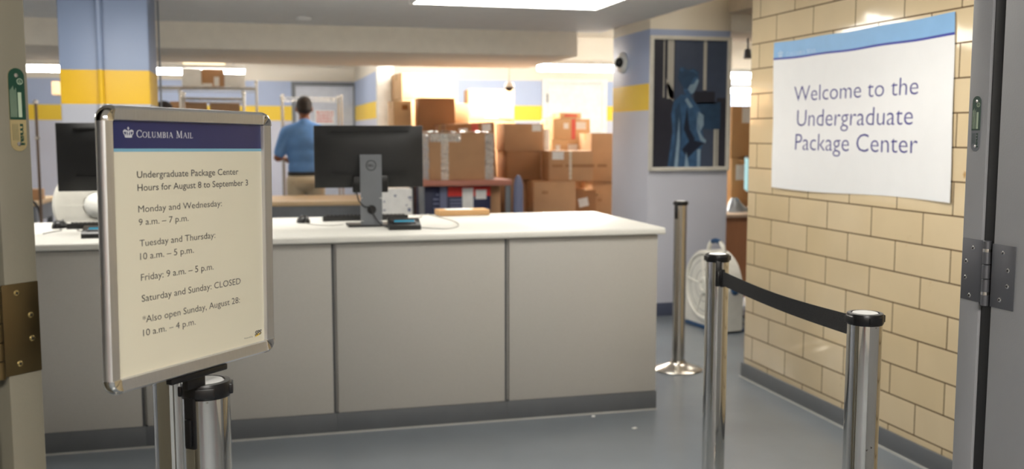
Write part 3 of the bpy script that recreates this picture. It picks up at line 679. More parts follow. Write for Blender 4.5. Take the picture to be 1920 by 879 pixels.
# ------------------------------------------------------------------ framed picture on the column
pc = thing('framed_picture', 'tall framed picture of a robed blue statue hung on the column', 'picture', (3.249, 7.05, 1.643))
PF = fr((0, 0, 0), (1, 0, 0), (0, 0, 1)); w2, h2 = 0.336, 0.512; fw = 0.030
for x0, x1, y0, y1 in ((-w2, -w2+fw, -h2, h2), (w2-fw, w2, -h2, h2), (-w2+fw, w2-fw, -h2, -h2+fw), (-w2+fw, w2-fw, h2-fw, h2)):
    G().rng(x0, x1, y0, y1, 0.001, 0.028, 0.004, 0, PF).obj('frame_rail', 'frame_cream', pc)
aw, ah = w2-fw, h2-fw
art = G().rng(-aw, aw, -ah, ah, 0.001, 0.010, 0, 0, PF)
def shp(pts, mi, z, cell=None):
    art.prism([(-aw+2*aw*min(1, max(0, u)), -ah+2*ah*min(1, max(0, v))) for u, v in pts], 0.010, 0.010+z*0.0003, mi, PF)
def rc(u0, u1, v0, v1, mi, z): shp([(u0, v0), (u1, v0), (u1, v1), (u0, v1)], mi, z)
rc(0.29, 0.68, 0.30, 1, 1, 1); rc(0.72, 1.0, 0.55, 1, 1, 1); rc(0.19, 0.275, 0.54, 1, 2, 2); shp([(0.17, 0.70), (0.21, 0.56), (0.275, 0.52), (0.275, 0.6)], 2, 2)
rc(0.135, 0.15, 0.55, 1, 2, 2); rc(0.675, 0.72, 0.61, 1, 2, 2); rc(0.84, 0.865, 0.5, 1, 1, 3); rc(0.835, 0.87, 0.0, 0.30, 2, 2); rc(0.88, 0.9, 0, 0.45, 2, 2)
rc(0.55, 0.84, 0.50, 0.60, 0, 3); rc(0.60, 0.92, 0.30, 0.515, 4, 3); rc(0.60, 0.83, 0.0, 0.3, 1, 3)
shp([(0.21, 0.0), (0.24, 0.14), (0.27, 0.28), (0.25, 0.42), (0.28, 0.52), (0.38, 0.575), (0.5, 0.57), (0.60, 0.49), (0.655, 0.44), (0.66, 0.33), (0.70, 0.22), (0.66, 0.12), (0.66, 0.0)], 3, 5)
shp([(0.24, 0.0), (0.30, 0.2), (0.30, 0.45), (0.36, 0.52), (0.40, 0.3), (0.36, 0.0)], 4, 6)
shp([(0.40, 0.14), (0.52, 0.22), (0.70, 0.19), (0.58, 0.13), (0.48, 0.07)], 5, 7); shp([(0.46, 0.48), (0.5, 0.3), (0.58, 0.22), (0.5, 0.2), (0.42, 0.3)], 5, 6)
shp([(0.30, 0.0), (0.33, 0.2), (0.355, 0.4), (0.37, 0.2), (0.35, 0.0)], 6, 8); shp([(0.44, 0.0), (0.46, 0.12), (0.5, 0.0)], 6, 8)
shp([(0.43, 0.53), (0.50, 0.465), (0.54, 0.48), (0.46, 0.55)], 6, 8); shp([(0.60, 0.45), (0.62, 0.30), (0.68, 0.24), (0.73, 0.21), (0.72, 0.19), (0.65, 0.21), (0.60, 0.3)], 6, 8); shp([(0.62, 0.44), (0.69, 0.41), (0.69, 0.33), (0.64, 0.28), (0.61, 0.36)], 6, 8)
shp([(0.61, 0.0), (0.61, 0.14), (0.655, 0.14), (0.65, 0.0)], 6, 7)
shp([(0.42, 0.585), (0.46, 0.56), (0.53, 0.575), (0.56, 0.60), (0.59, 0.66), (0.61, 0.70), (0.60, 0.75), (0.54, 0.775), (0.47, 0.765), (0.42, 0.72), (0.40, 0.65)], 3, 7)
shp([(0.46, 0.62), (0.51, 0.58), (0.55, 0.59), (0.59, 0.64), (0.615, 0.685), (0.59, 0.70), (0.55, 0.66), (0.5, 0.65)], 6, 8)
shp([(0.33, 0.70), (0.35, 0.78), (0.40, 0.79), (0.46, 0.765), (0.54, 0.78), (0.61, 0.75), (0.60, 0.715), (0.55, 0.71), (0.50, 0.66), (0.47, 0.62), (0.41, 0.62)], 4, 9)
shp([(0.35, 0.77), (0.37, 0.788), (0.40, 0.782), (0.41, 0.765), (0.38, 0.752)], 3, 10); shp([(0.47, 0.758), (0.54, 0.770), (0.60, 0.742), (0.595, 0.732), (0.54, 0.755)], 3, 10)
art.obj('print', ['art_dark', 'art_slate', 'art_stone', 'art_blue', 'art_teal', 'art_navy', 'art_light'], pc, False)
# ------------------------------------------------------------------ things on the counter
ZC = 0.945
def monitor(x, y, z0, zt, wd, label, rz=0.0, screen=None):
    """desk monitor seen from behind: local +y is the screen side"""
    t = thing('monitor', label, 'monitor', (x, y, ZC), rz); h = zt-z0; a = wd/2; zc = (z0+zt)/2-ZC
    g = G(); g.box((0, 0.018, zc), (wd, 0.014, h), 0.004)
    # bulged back shell
    N, K = 16, 10; vs = []; fs = []
    for j in range(K+1):
        for i in range(N+1):
            u = -1+2*i/N; v = -1+2*j/K
            d = 0.036*(1-abs(u)**3)*(1-abs(v)**4); vs.append((u*(a-0.003), 0.012-d, zc+v*(h/2-0.003)))
    for j in range(K):
        for i in range(N): fs.append([j*(N+1)+i, j*(N+1)+i+1, (j+1)*(N+1)+i+1, (j+1)*(N+1)+i])
    g.add(vs, fs)
    b = g.obj('shell', 'black_matte', t, True, 50)
    G().rng(-a*0.72, a*0.72, -0.010, 0.0, zc+h*0.40, zc+h*0.425).obj('vent_slot', 'ink_black', b)
    G().rng(-a*0.70, a*0.70, -0.022, -0.006, zc-h*0.29, zc-h*0.275).obj('port_ledge', 'ink_black', b)
    G().rng(-a+0.01, a-0.01, 0.024, 0.0262, zc-h/2+0.014, zc+h/2-0.01).obj('screen', 'carton_black', b)
    G().rng(-0.09, 0.09, -0.032, 0.005, zc-h/2-0.024, zc-h*0.30, 0.006).obj('input_bay', 'black_plastic', t)
    s = G(); zs = zc+0.012
    # upright with a round cable hole
    hz, hr, hw = 0.088, 0.020, 0.054; n = 24; o = []; q = []
    for i in range(n):
        an = 2*PI*i/n; c_, s_ = math.cos(an), math.sin(an); k = min(hw/max(abs(c_), 1e-6), 0.06/max(abs(s_), 1e-6)); o.append((k*c_, hz+k*s_)); q.append((hr*c_, hz+hr*s_))
    vs = []
    for yy in (-0.062, -0.040):
        vs += [(x_, yy, z_) for x_, z_ in o]+[(x_, yy, z_) for x_, z_ in q]
    fs = []
    for i in range(n):
        j = (i+1) % n
        fs += [[i, j, n+j, n+i], [2*n+i, 3*n+i, 3*n+j, 2*n+j], [n+i, n+j, 3*n+j, 3*n+i], [i, 2*n+i, 2*n+j, j]]
    s.add(vs, fs).rng(-hw, hw, -0.062, -0.040, hz+0.0599, zs, 0.0).rng(-hw, hw, -0.062, -0.040, 0.008, hz-0.0599, 0.0)
    s.rng(-0.05, 0.05, -0.042, -0.018, zs-0.10, zs, 0.003)
    st = s.obj('stand_column', 'steel_grey', t)
    ring = G(); RF = fr((0, -0.0625, zs-0.055), (1, 0, 0), (0, 0, 1))
    ring.tube([(0.025*math.cos(2*PI*i/28), 0.025*math.sin(2*PI*i/28), 0) for i in range(28)], 0.0018, 8, 0, RF, True)
    put_text(ring, 'DELL', -0.017, -0.006, 0.034, 0.012, 0.0008, 0, RF, 0.02)
    ring.obj('badge', 'black_plastic', st)
    G().lathe([(hr+0.003, -0.001), (hr+0.003, 0.002), (hr, 0.002), (hr, -0.024), (hr+0.002, -0.024)], 28, fr((0, -0.063, hz), (1, 0, 0), (0, 0, 1))).obj('cable_ring', 'black_plastic', st)
    G().box((0, 0.02, 0.005), (0.235, 0.19, 0.009), 0.004).obj('stand_base', 'black_plastic', t)
    return t
monitor(0.572, 5.085, 1.142, 1.459, 0.556, 'black monitor with grey stand seen from behind, on the open right part of the counter')
monitor(-0.635, 5.10, 1.142, 1.470, 0.556, 'black monitor standing on the counter behind the framed hours sign')
def mouse(x, y, rz, label):
    t = thing('computer_mouse', label, 'computer mouse', (x, y, ZC), rz)
    vs = []; fs = []; N, K = 20, 6
    for j in range(K+1):
        v = j/K*PI/2
        for i in range(N):
            an = 2*PI*i/N; rr = math.cos(v)**0.7 if j < K else 0.0
            vs.append((0.034*rr*math.cos(an), 0.058*rr*math.sin(an), 0.038*math.sin(v)*(1-0.25*math.sin(an)*rr)))
    for j in range(K):
        for i in range(N): k = (i+1) % N; fs.append([j*N+i, j*N+k, (j+1)*N+k, (j+1)*N+i])
    fs.append(list(range(N))[::-1])
    G().add(vs, fs).obj('body', 'black_plastic', t, True, 60)
    G().lathe([(0, -0.003), (0.009, -0.003), (0.009, 0.003), (0, 0.003)], 14, fr((0, 0.028, 0.031), (0, 1, 0), (0, 0, 1))).obj('wheel', 'steel_grey', t)
mouse(0.245, 5.36, 0.2, 'black computer mouse left of the keyboard under the right monitor')
mouse(-0.955, 5.36, -0.3, 'black computer mouse on the counter next to the left door edge')
def keyboard(x, y, rz, label, wd=0.45):
    t = thing('keyboard', label, 'keyboard', (x, y, ZC), rz); a = wd/2
    G().prism([(-0.07, 0.0), (0.07, 0.0), (0.07, 0.026), (0.055, 0.028), (-0.065, 0.013), (-0.07, 0.010)], -a, a, 0, fr((0, 0, 0), (0, -1, 0), (0, 0, 1))).obj('case', 'black_plastic', t)
    k = G(); T = Matrix.Translation((0, 0, 0.020)) @ Matrix.Rotation(-0.12, 4, 'X')
    for r in range(5):
        for c_ in range(20): k.box((-a+0.025+c_*(wd-0.05)/19, -0.045+r*0.022, 0.003), (0.017, 0.018, 0.008), 0.002, 0, 0, T, 1)
    k.obj('keys', 'black_matte', t, False)
keyboard(0.585, 5.46, -0.03, 'black keyboard lying behind the grey stand of the right monitor', 0.46)
keyboard(-0.70, 5.34, 0.0, 'black keyboard on the counter half behind the framed hours sign', 0.42)
def terminal(x, y, rz, label):
    t = thing('signature_terminal', label, 'card terminal', (x, y, ZC), rz)
    G().prism([(-0.055, 0.0), (0.06, 0.0), (0.06, 0.048), (0.045, 0.052), (-0.048, 0.026), (-0.055, 0.020)], -0.078, 0.078, 0, fr((0, 0, 0), (0, 1, 0), (0, 0, 1))).obj('case', 'black_plastic', t)
    T = Matrix.Translation((0, -0.005, 0.040)) @ Matrix.Rotation(0.28, 4, 'X')
    s = G().rng(-0.058, 0.058, -0.028, 0.018, 0, 0.003, 0.001, 0, T).obj('bezel', 'carton_black', t)
    G().rng(-0.050, 0.050, -0.018, 0.006, 0.003, 0.0036, 0, 0, T).obj('screen', 'screen_blue', s)
    G().tube([(-0.06, 0.062, 0.01), (0.06, 0.062, 0.01)], 0.005, 8).obj('stylus', 'black_plastic', t)
terminal(0.714, 4.865, -0.05, 'black signature terminal with blue screen in front of the right monitor stand')
terminal(-0.69, 4.84, 0.0, 'black signature terminal peeking out left of the framed hours sign')
def cable(pts, r, m, label):
    P = [Vector(p) for p in pts]; out = []
    for i in range(len(P)-1):
        p0, p1, p2, p3 = P[max(i-1, 0)], P[i], P[i+1], P[min(i+2, len(P)-1)]
        for k in range(8):
            s = k/8; out.append(0.5*((2*p1)+(p2-p0)*s+(2*p0-5*p1+4*p2-p3)*s*s+(3*p1-p0-3*p2+p3)*s**3))
    out.append(P[-1])
    return tag(G().tube([v[:] for v in out], r, 8).obj('cable', m), label, 'cable')
zc = ZC+0.004
cable([(0.50, 5.045, 1.13), (0.508, 5.025, 1.08), (0.535, 5.018, 1.05), (0.560, 5.016, 1.045), (0.575, 5.018, 1.02), (0.600, 5.008, 0.975), (0.622, 4.985, zc+0.006), (0.64, 4.95, zc)], 0.0032, 'cable_black', 'black cable hanging from the right monitor across its grey stand')
cable([(0.80, 4.88, zc), (0.87, 4.81, zc), (0.93, 4.80, zc), (1.0, 4.92, zc), (1.03, 5.12, zc), (1.02, 5.34, zc), (0.99, 5.55, zc), (0.97, 5.69, zc)], 0.0022, 'cable_grey', 'thin grey cable looping on the counter right of the terminal')
cable([(0.85, 5.42, zc), (0.90, 5.50, zc), (0.93, 5.62, zc), (0.94, 5.69, zc)], 0.0022, 'cable_grey', 'short grey cable running from the right keyboard to the counter back')
cable([(0.25, 5.29, zc), (0.30, 5.16, zc), (0.38, 5.11, zc), (0.44, 5.15, zc)], 0.002, 'cable_grey', 'thin cable trailing from the mouse beside the right keyboard')
cable([(-0.95, 5.29, zc), (-0.92, 5.19, zc), (-0.95, 5.10, zc), (-0.97, 5.02, zc)], 0.002, 'cable_black', 'thin black cable trailing from the mouse near the left door edge')
cable([(-0.86, 5.25, zc), (-0.82, 5.12, zc), (-0.74, 5.10, zc), (-0.70, 5.0, zc), (-0.70, 4.912, zc)], 0.002, 'cable_black', 'thin black cable between the left keyboard and its terminal')
t = thing('flat_parcel', 'flat brown parcel with a white label lying at the back of the counter', 'parcel', (1.165, 5.62, ZC), 0.03)
G().box((0, 0, 0.018), (0.30, 0.14, 0.034), 0.006).obj('body', 'board_kraft', t)
G().rng(-0.10, 0.055, -0.055, 0.05, 0.0352, 0.0358).obj('shipping_label', 'paper_white', t)
# paper scraps on the floor
for x, y, r, lab in ((1.746, 4.345, 0.4, 'small white paper scrap on the floor left of the queue post base'), (1.62, 4.585, 1.2, 'tiny white paper scrap against the counter base')):
    tag(G().box((x, y, 0.002), (0.022, 0.016, 0.003), 0.001, r).obj('paper_scrap', 'paper_white'), lab, 'paper scrap')

# ------------------------------------------------------------------ fans
def fan(loc, rz, R, label):
    """air circulator; local -y is the blowing side"""
    t = thing('floor_fan', label, 'fan', loc, rz); zc = R+0.05
    T = fr((0, 0, zc), (1, 0, 0), (0, 0, 1))   # local z of the frame = -y
    G().lathe([(R*0.90, 0.075), (R*0.94, 0.085), (R, 0.075), (R, -0.075), (R*0.94, -0.085), (R*0.90, -0.075), (R*0.885, 0.0), (R*0.90, 0.075)], 48, T).obj('drum', 'fan_white', t)
    sp_ = G().lathe([(R*0.90, 0.072), (R*0.95, 0.09), (R*0.90, 0.092), (R*0.86, 0.08), (R*0.90, 0.072)], 48, T)
    for k in range(5):
        an = 2*PI*k/5+0.5; sp_.tube([(0.07*math.cos(an), 0.07*math.sin(an), 0.078), (R*0.93*math.cos(an), R*0.93*math.sin(an), 0.072)], 0.011, 8, 0, T)
    sp_.obj('spokes', 'fan_white', t); gr = G()
    for k in range(36):
        an = 2*PI*k/36; gr.tube([(0.06*math.cos(an), 0.06*math.sin(an), 0.070), (R*0.93*math.cos(an+0.25), R*0.93*math.sin(an+0.25), 0.066)], 0.0022, 5, 0, T)
    for q in (0.45, 0.72): gr.tube([(R*q*math.cos(2*PI*i/40), R*q*math.sin(2*PI*i/40), 0.072) for i in range(40)], 0.004, 6, 0, T, True)
    gr.obj('grille', 'fan_grey', t)
    hb = [(0, 0.085), (0.03, 0.085), (0.035, 0.097), (0.058, 0.095), (0.068, 0.082), (0.068, 0.05), (0, 0.05)]
    G().lathe(hb, 32, T).obj('hub', 'fan_white', t)
    bl = G()
    for k in range(5):
        an = 2*PI*k/5
        P = [(0.05, -0.02, 0.0), (R*0.84, -0.03, 0.012), (R*0.86, R*0.32, -0.022), (0.05, 0.045, -0.02)]
        c_, s_ = math.cos(an), math.sin(an); vs = [(x*c_-y*s_, x*s_+y*c_, z+o) for o in (0.02, 0.017) for x, y, z in P]
        bl.add(vs, [[0, 1, 2, 3], [7, 6, 5, 4], [0, 4, 5, 1], [1, 5, 6, 2], [2, 6, 7, 3], [3, 7, 4, 0]], 0, T)
    bl.obj('blades', 'fan_grey', t)
    G().lathe([(0, -0.16), (0.06, -0.155), (0.075, -0.12), (0.08, -0.02), (0.06, 0.01), (0, 0.01)], 24, T).obj('motor', 'fan_blue', t)
    rg = G()
    for k in range(24):
        an = 2*PI*k/24; rg.tube([(0.07*math.cos(an), 0.07*math.sin(an), -0.10), (R*0.93*math.cos(an), R*0.93*math.sin(an), -0.08)], 0.0022, 5, 0, T)
    rg.obj('rear_grille', 'fan_grey', t)
    G().lathe([(0.075, -0.062), (R*0.87, -0.066), (R*0.87, -0.071), (0.075, -0.067), (0.075, -0.062)], 40, T).lathe([(R*0.875, 0.06), (R*0.86, 0.06), (R*0.86, -0.07), (R*0.875, -0.07), (R*0.875, 0.06)], 40, T).obj('dark_interior', 'fan_grey', t)  # grey disc and ring added to make the drum inside read dark
    # carrying handle, side housings and foot
    hd = []
    for i in range(13): an = PI*i/12; hd.append((0.10*math.cos(an), 0.02, zc+R-0.01+0.075*math.sin(an)))
    hn = G().tube(hd, 0.016, 10).obj('handle', 'fan_white', t)
    G().tube([(x_, y_, z_) for x_, y_, z_ in hd[4:9]], 0.0185, 10).obj('grip', 'fan_blue', hn)
    arc = [(R*0.985*math.cos(PI+PI*i/20), zc+R*0.985*math.sin(PI+PI*i/20)) for i in range(21)]
    sk = G()
    lo = [(x_, max(0.0, z_)) for x_, z_ in [(-R*1.06+(R*2.12)*i/20, 0.0 if 0 < i < 20 else zc) for i in range(21)]]; lo[1] = (-R*1.03, 0.02); lo[19] = (R*1.03, 0.02)
    vs = [(x_, yy, z_) for yy in (-0.07, 0.07) for L_ in (arc, lo) for x_, z_ in L_]; fs = []
    for i in range(20): fs += [[i, i+1, 22+i, 21+i], [42+i, 63+i, 64+i, 43+i], [i, 42+i, 43+i, i+1], [21+i, 22+i, 64+i, 63+i]]
    fs += [[0, 21, 63, 42], [20, 62, 83, 41]]
    sk.add(vs, fs).obj('housing', 'fan_white', t)
    G().rng(-R*0.9, R*0.9, -0.10, 0.12, 0.0, 0.022, 0.008).obj('foot', 'fan_blue', t)
    for s in (-1, 1): G().lathe([(0, 0), (0.03, 0), (0.034, 0.012), (0.02, 0.03), (0, 0.03)], 18, fr((s*R*1.02, 0, zc), (0, 1, 0), (0, 0, 1)) if s > 0 else fr((s*R*1.02, 0, zc), (0, -1, 0), (0, 0, 1))).obj('knob', 'fan_blue', t)
    return t
fan((3.235, 6.55, 0.0), -1.45, 0.262, 'white and blue floor fan standing before the poster column')
def pedestal_fan(x, y, zc, R, rz, label):
    t = thing('pedestal_fan', label, 'fan', (x, y, 0), rz)
    T = fr((0, 0, zc), (1, 0, 0), (0, 0, 1))
    G().lathe([(R*0.93, 0.085), (R, 0.075), (R*1.01, 0.0), (R, -0.075), (R*0.93, -0.085), (R*0.91, 0.0), (R*0.93, 0.085)], 56, T).obj('drum', 'fan_white', t)
    g = G()
    for k in range(24): q = 0.34+0.60*k/23; g.tube([(R*q*math.cos(2*PI*i/48), R*q*math.sin(2*PI*i/48), 0.082+0.02*(1-q)) for i in range(48)], 0.0026, 5, 0, T, True)
    for k in range(8): an = 2*PI*k/8; g.tube([(0.05*math.cos(an), 0.05*math.sin(an), 0.095), (R*0.95*math.cos(an), R*0.95*math.sin(an), 0.08)], 0.005, 6, 0, T)
    g.obj('grille', 'fan_white', t)
    G().lathe([(0, 0.13), (0.03, 0.127), (0.055, 0.115), (0.072, 0.092), (0.074, 0.07), (0, 0.07)], 32, T).obj('hub', 'white_plastic', t)
    b = G()
    for k in range(4):
        an = 2*PI*k/4; P = [(0.05, -0.03, 0.0), (R*0.85, -0.05, 0.015), (R*0.82, R*0.4, -0.025), (0.05, 0.05, -0.02)]
        c_, s_ = math.cos(an), math.sin(an); vs = [(p*c_-q*s_, p*s_+q*c_, z+o) for o in (0.0, -0.003) for p, q, z in P]
        b.add(vs, [[0, 1, 2, 3], [7, 6, 5, 4], [0, 4, 5, 1], [1, 5, 6, 2], [2, 6, 7, 3], [3, 7, 4, 0]], 0, T)
    b.obj('blades', 'fan_beige', t)
    G().lathe([(0, -0.19), (0.07, -0.185), (0.085, -0.16), (0.085, -0.03), (0.05, 0.01), (0, 0.01)], 24, T).obj('motor', 'fan_white', t)
    r = G()
    for k in range(24): an = 2*PI*k/24; r.tube([(0.08*math.cos(an), 0.08*math.sin(an), -0.12), (R*0.94*math.cos(an), R*0.94*math.sin(an), -0.082)], 0.0024, 5, 0, T)
    r.obj('rear_grille', 'fan_beige', t)
    G().lathe([(0.08, -0.065), (R*0.9, -0.055), (R*0.9, -0.065), (0.08, -0.075), (0.08, -0.065)], 40, T).obj('back_shell', 'fan_beige', t)
    G().tube([(0, 0.11, 0.03), (0, 0.11, zc-0.03)], 0.018, 12).obj('pole', 'fan_white', t)
    G().lathe([(0, 0), (0.2, 0), (0.2, 0.014), (0.18, 0.024), (0.04, 0.04), (0.03, 0.07), (0, 0.07)], 36, Matrix.Translation((0, 0.11, 0))).obj('base', 'fan_white', t)
    return t
pedestal_fan(-0.858, 5.98, 1.02, 0.232, 0.05, 'round white fan with a domed hub standing behind the left monitor')

# ------------------------------------------------------------------ cartons
def carton(x0, x1, z0, z1, y, dep, label, m='board_brown', rz=0.0, labels=(), tape=None, open_top=False, marks=(), group=None, name='carton', lean=0.0):
    """cardboard carton whose front face spans x0..x1, z0..z1 at depth y"""
    wd, h = x1-x0, z1-z0; a = wd/2
    t = thing(name, label, 'carton', ((x0+x1)/2, y, z0), rz, group)
    if lean: t.rotation_euler = (0, lean, rz)
    b = G()
    if open_top:
        k = 0.006
        b.rng(-a, a, 0, k, 0, h).rng(-a, a, dep-k, dep, 0, h).rng(-a, -a+k, k, dep-k, 0, h).rng(a-k, a, k, dep-k, 0, h).rng(-a+k, a-k, k, dep-k, 0, k)
        b.obj('body', m, t)
        for s in (-1, 1):
            G().box((s*(a+0.03), dep/2, h-0.02), (0.075, dep*0.96, 0.005), 0, 0, 0, Matrix.Translation((s*a, dep/2, h)) @ Matrix.Rotation(s*0.7, 4, 'Y') @ Matrix.Translation((-s*a, -dep/2, -h))).obj('flap', 'board_pale', t)
    else:
        b.rng(-a, a, 0, dep, 0, h-0.004, 0.004).obj('body', m, t)
        G().rng(-a+0.001, a-0.001, 0.001, dep/2-0.0015, h-0.0045, h, 0.001).rng(-a+0.001, a-0.001, dep/2+0.0015, dep-0.001, h-0.0045, h, 0.001).obj('flaps', m, t)
        tw = 0.028; T = G().rng(-a-0.0006, a+0.0006, dep/2-tw, dep/2+tw, h, h+0.0007)
        T.rng(-a-0.0007, -a+0.0005, dep/2-tw, dep/2+tw, h-0.07, h+0.0006).rng(a-0.0005, a+0.0007, dep/2-tw, dep/2+tw, h-0.07, h+0.0006)
        T.obj('tape', 'tape_tan', t)
    if tape:
        for m_, u0, u1, v0, v1 in tape: G().rng(-a+u0*wd, -a+u1*wd, -0.0012, 0.0002, v0*h, v1*h).obj('tape_strip', m_, t)
    for u, v, lw, lh in labels:
        G().rng(-a+u*wd, -a+u*wd+lw, -0.0016, 0.0002, v*h, v*h+lh).obj('shipping_label', 'paper_white', t)
    for u, v, lw, lh in marks:
        mk = G(); 
        for q in range(3): mk.rng(-a+u*wd+q*lw/3, -a+u*wd+q*lw/3+lw*0.26, -0.0010, 0.0002, v*h, v*h+lh)
        mk.obj('print_mark', 'board_dark', t)
    return t
# stack at the left: against the partition
carton(1.40+0.2, 2.24, 1.80, 2.085, 11.0, 0.5, 'large pale carton topmost at the left of the package pile', 'board_pale', 0.10, [(0.78, 0.55, 0.1, 0.12)])
carton(1.60, 2.24, 1.30, 1.796, 11.0, 0.5, 'carton under the large pale topmost carton', 'board_pale', 0.10)
carton(1.60, 2.26, 0.0, 1.297, 11.0, 0.55, 'tall carton on the floor at the bottom of the left stack', 'board_brown')
t = carton(1.375, 1.555, 1.38, 1.745, 10.0, 0.45, 'narrow carton with a hand hole left of the dark brown carton', 'board_pale')
G().rng(-0.005, 0.055, -0.0012, 0.0002, 0.275, 0.325).obj('hand_hole', 'board_inside', t)
carton(1.375, 1.56, 0.0, 1.377, 10.0, 0.45, 'narrow tall carton standing on the floor under the hand hole carton', 'board_brown')
carton(1.598, 1.964, 1.30, 1.770, 9.80, 0.40, 'dark brown square carton in front of the large pale one', 'board_dark', -0.06)
carton(1.60, 1.96, 0.0, 1.297, 9.81, 0.40, 'carton carrying the dark brown square carton', 'board_brown')
# middle of the pile
carton(2.40, 2.93, 1.58, 1.925, 11.15, 0.5, 'big pale carton with two white labels below the hanging camera', 'board_pale', -0.10, [(0.09, 0.16, 0.085, 0.11), (0.36, 0.04, 0.15, 0.075)])
carton(2.36, 2.95, 0.0, 1.575, 11.15, 0.55, 'tall carton on the floor under the big pale two-label carton', 'board_brown')
carton(2.10, 2.265, 1.50, 1.742, 10.55, 0.3, 'small plain carton right of the dark brown square one', 'board_pale')
carton(2.08, 2.275, 0.0, 1.50, 10.55, 0.35, 'narrow carton under the small plain carton', 'board_brown')
carton(1.80, 2.285, 0.90, 1.515, 9.30, 0.45, 'large leaning carton behind the film wrapped one', 'board_dark', 0.08, [(0.26, 0.83, 0.085, 0.06), (0.74, 0.84, 0.09, 0.085)], [('tape_red', 0.52, 0.66, 0.86, 0.99)], lean=-0.05)
carton(1.78, 2.31, 0.0, 0.885, 9.30, 0.45, 'carton on the floor carrying the large leaning carton', 'board_brown')
carton(2.350, 2.742, 1.248, 1.513, 9.3, 0.40, 'brown carton with a white label at its upper right corner', 'board_brown', -0.04, [(0.71, 0.72, 0.09, 0.066)])
carton(2.375, 2.722, 0.97, 1.247, 9.3, 0.40, 'brown carton directly under the one with a corner label', 'board_dark')
carton(2.345, 2.53, 0.0, 0.968, 9.28, 0.42, 'tall narrow carton beside the blue wrapped roll', 'board_brown')
carton(2.535, 2.76, 0.0, 0.968, 9.40, 0.40, 'carton on the floor behind the two-flap carton', 'board_brown')
carton(2.690, 3.118, 0.968, 1.252, 8.92, 0.38, 'wide carton with blurred print, label and centre tape', 'board_brown', -0.10, [(0.08, 0.72, 0.11, 0.075)], [('tape_clear', 0.46, 0.52, 0.05, 1.0)], marks=[(0.08, 0.46, 0.38, 0.028), (0.54, 0.46, 0.36, 0.028)])
carton(2.525, 2.93, 0.0, 0.966, 8.86, 0.40, 'tall carton with a small stamp under the wide printed carton', 'board_brown', -0.10, marks=[(0.2, 0.88, 0.06, 0.03)])
t = carton(3.0, 3.275, 0.62, 0.862, 9.25, 0.32, 'small open-topped carton with a tilted white label', 'board_dark', 0.0, [], None, True, marks=[(0.1, 0.36, 0.05, 0.03)])
G().box((0.03, -0.0012, 0.115), (0.10, 0.0022, 0.085), 0, 0, 0, Matrix.Rotation(0.0, 4, 'Y')).obj('shipping_label', 'paper_white', t).rotation_euler = (0, -0.2, 0)
carton(2.995, 3.29, 0.0, 0.618, 9.24, 0.34, 'carton on the floor under the small open-topped carton', 'board_brown')
carton(3.335, 3.69, 0.925, 1.42, 9.58, 0.36, 'tall plain carton half hidden by the poster column', 'board_brown', 0.05)
carton(3.36, 3.73, 0.0, 0.922, 9.60, 0.36, 'carton with a small stamp under the tall plain carton by the column', 'board_brown', 0.0, marks=[(0.15, 0.78, 0.05, 0.03)])
carton(3.06, 3.48, 1.355, 1.57, 10.02, 0.4, 'pale carton with red tape and white labels beneath the strip lamp', 'board_pale', 0.06, [(0.28, 0.52, 0.055, 0.06), (0.62, 0.5, 0.11, 0.075)], [('tape_red', 0.49, 0.60, 0.0, 1.0)])
carton(3.04, 3.47, 1.22, 1.353, 10.0, 0.4, 'flat pale carton under the red taped carton', 'board_pale', 0.06, [(0.42, 0.1, 0.11, 0.07), (0.1, 0.12, 0.05, 0.06)])
carton(3.0, 3.5, 0.0, 1.218, 10.0, 0.45, 'tall carton on the floor below the red taped carton', 'board_brown')
carton(3.14, 3.40, 1.575, 1.635, 10.06, 0.26, 'small flat carton lying on top of the red taped carton', 'board_pale', 0.2, [], [('tape_red', 0.2, 0.8, 0.3, 0.7)])
# white roll standing between the cartons
t = G().lathe([(0.014, 0), (0.042, 0), (0.042, 1.46), (0.014, 1.46), (0.014, 0)], 28).obj('paper_roll', 'paper_white'); t.location = (2.815, 9.48, 0); tag(t, 'white paper roll standing on end between brown cartons', 'paper roll')
t = G().lathe([(0, 0), (0.045, 0), (0.048, 0.3), (0.044, 0.95), (0.03, 1.02), (0.012, 1.05), (0, 1.05)], 18).obj('wrapped_roll', 'carton_steel'); t.location = (2.275, 8.50, 0); tag(t, 'blue grey film wrapped roll standing against the end of the packing bench', 'roll')
# packing bench with the film wrapped carton
t = thing('packing_bench', 'packing bench with a pinkish wooden edge before the cartons', 'bench', (1.80, 8.5, 0))
G().rng(-0.42, 0.42, 0, 0.62, 0.958, 1.008, 0.004).obj('bench_top', 'bench_pink', t)
for sx, sy in ((-1, 0.04), (1, 0.04), (-1, 0.58), (1, 0.58)): G().box((sx*0.39, sy, 0.479), (0.045, 0.045, 0.957), 0.003).obj('leg', 'steel_grey', t)
G().rng(-0.40, 0.40, 0.04, 0.58, 0.10, 0.125, 0.003).obj('lower_shelf', 'steel_grey', t)
t = carton(1.490, 2.070, 1.0085, 1.425, 8.58, 0.46, 'film wrapped brown carton on the packing bench', 'board_brown', 0.0)
fl = G(); rr = random.Random(3)
def crumple(g, x0, x1, y, z0, z1, nx_, nz, amp):
    b = len(g.v)
    for j in range(nz+1):
        for i in range(nx_+1): g.v.append((x0+(x1-x0)*i/nx_, y-abs(rr.gauss(0, amp))-0.001, z0+(z1-z0)*j/nz))
    for j in range(nz):
        for i in range(nx_): q = b+j*(nx_+1)+i; g.f.append([q, q+1, q+nx_+2, q+nx_+1]); g.m.append(0)
crumple(fl, -0.19, -0.12, 0, 0.0, 0.40, 5, 22, 0.006); crumple(fl, 0.21, 0.288, 0, 0.0, 0.41, 5, 22, 0.006); crumple(fl, -0.288, -0.01, 0, 0.335, 0.412, 16, 5, 0.009)
b = len(fl.v)
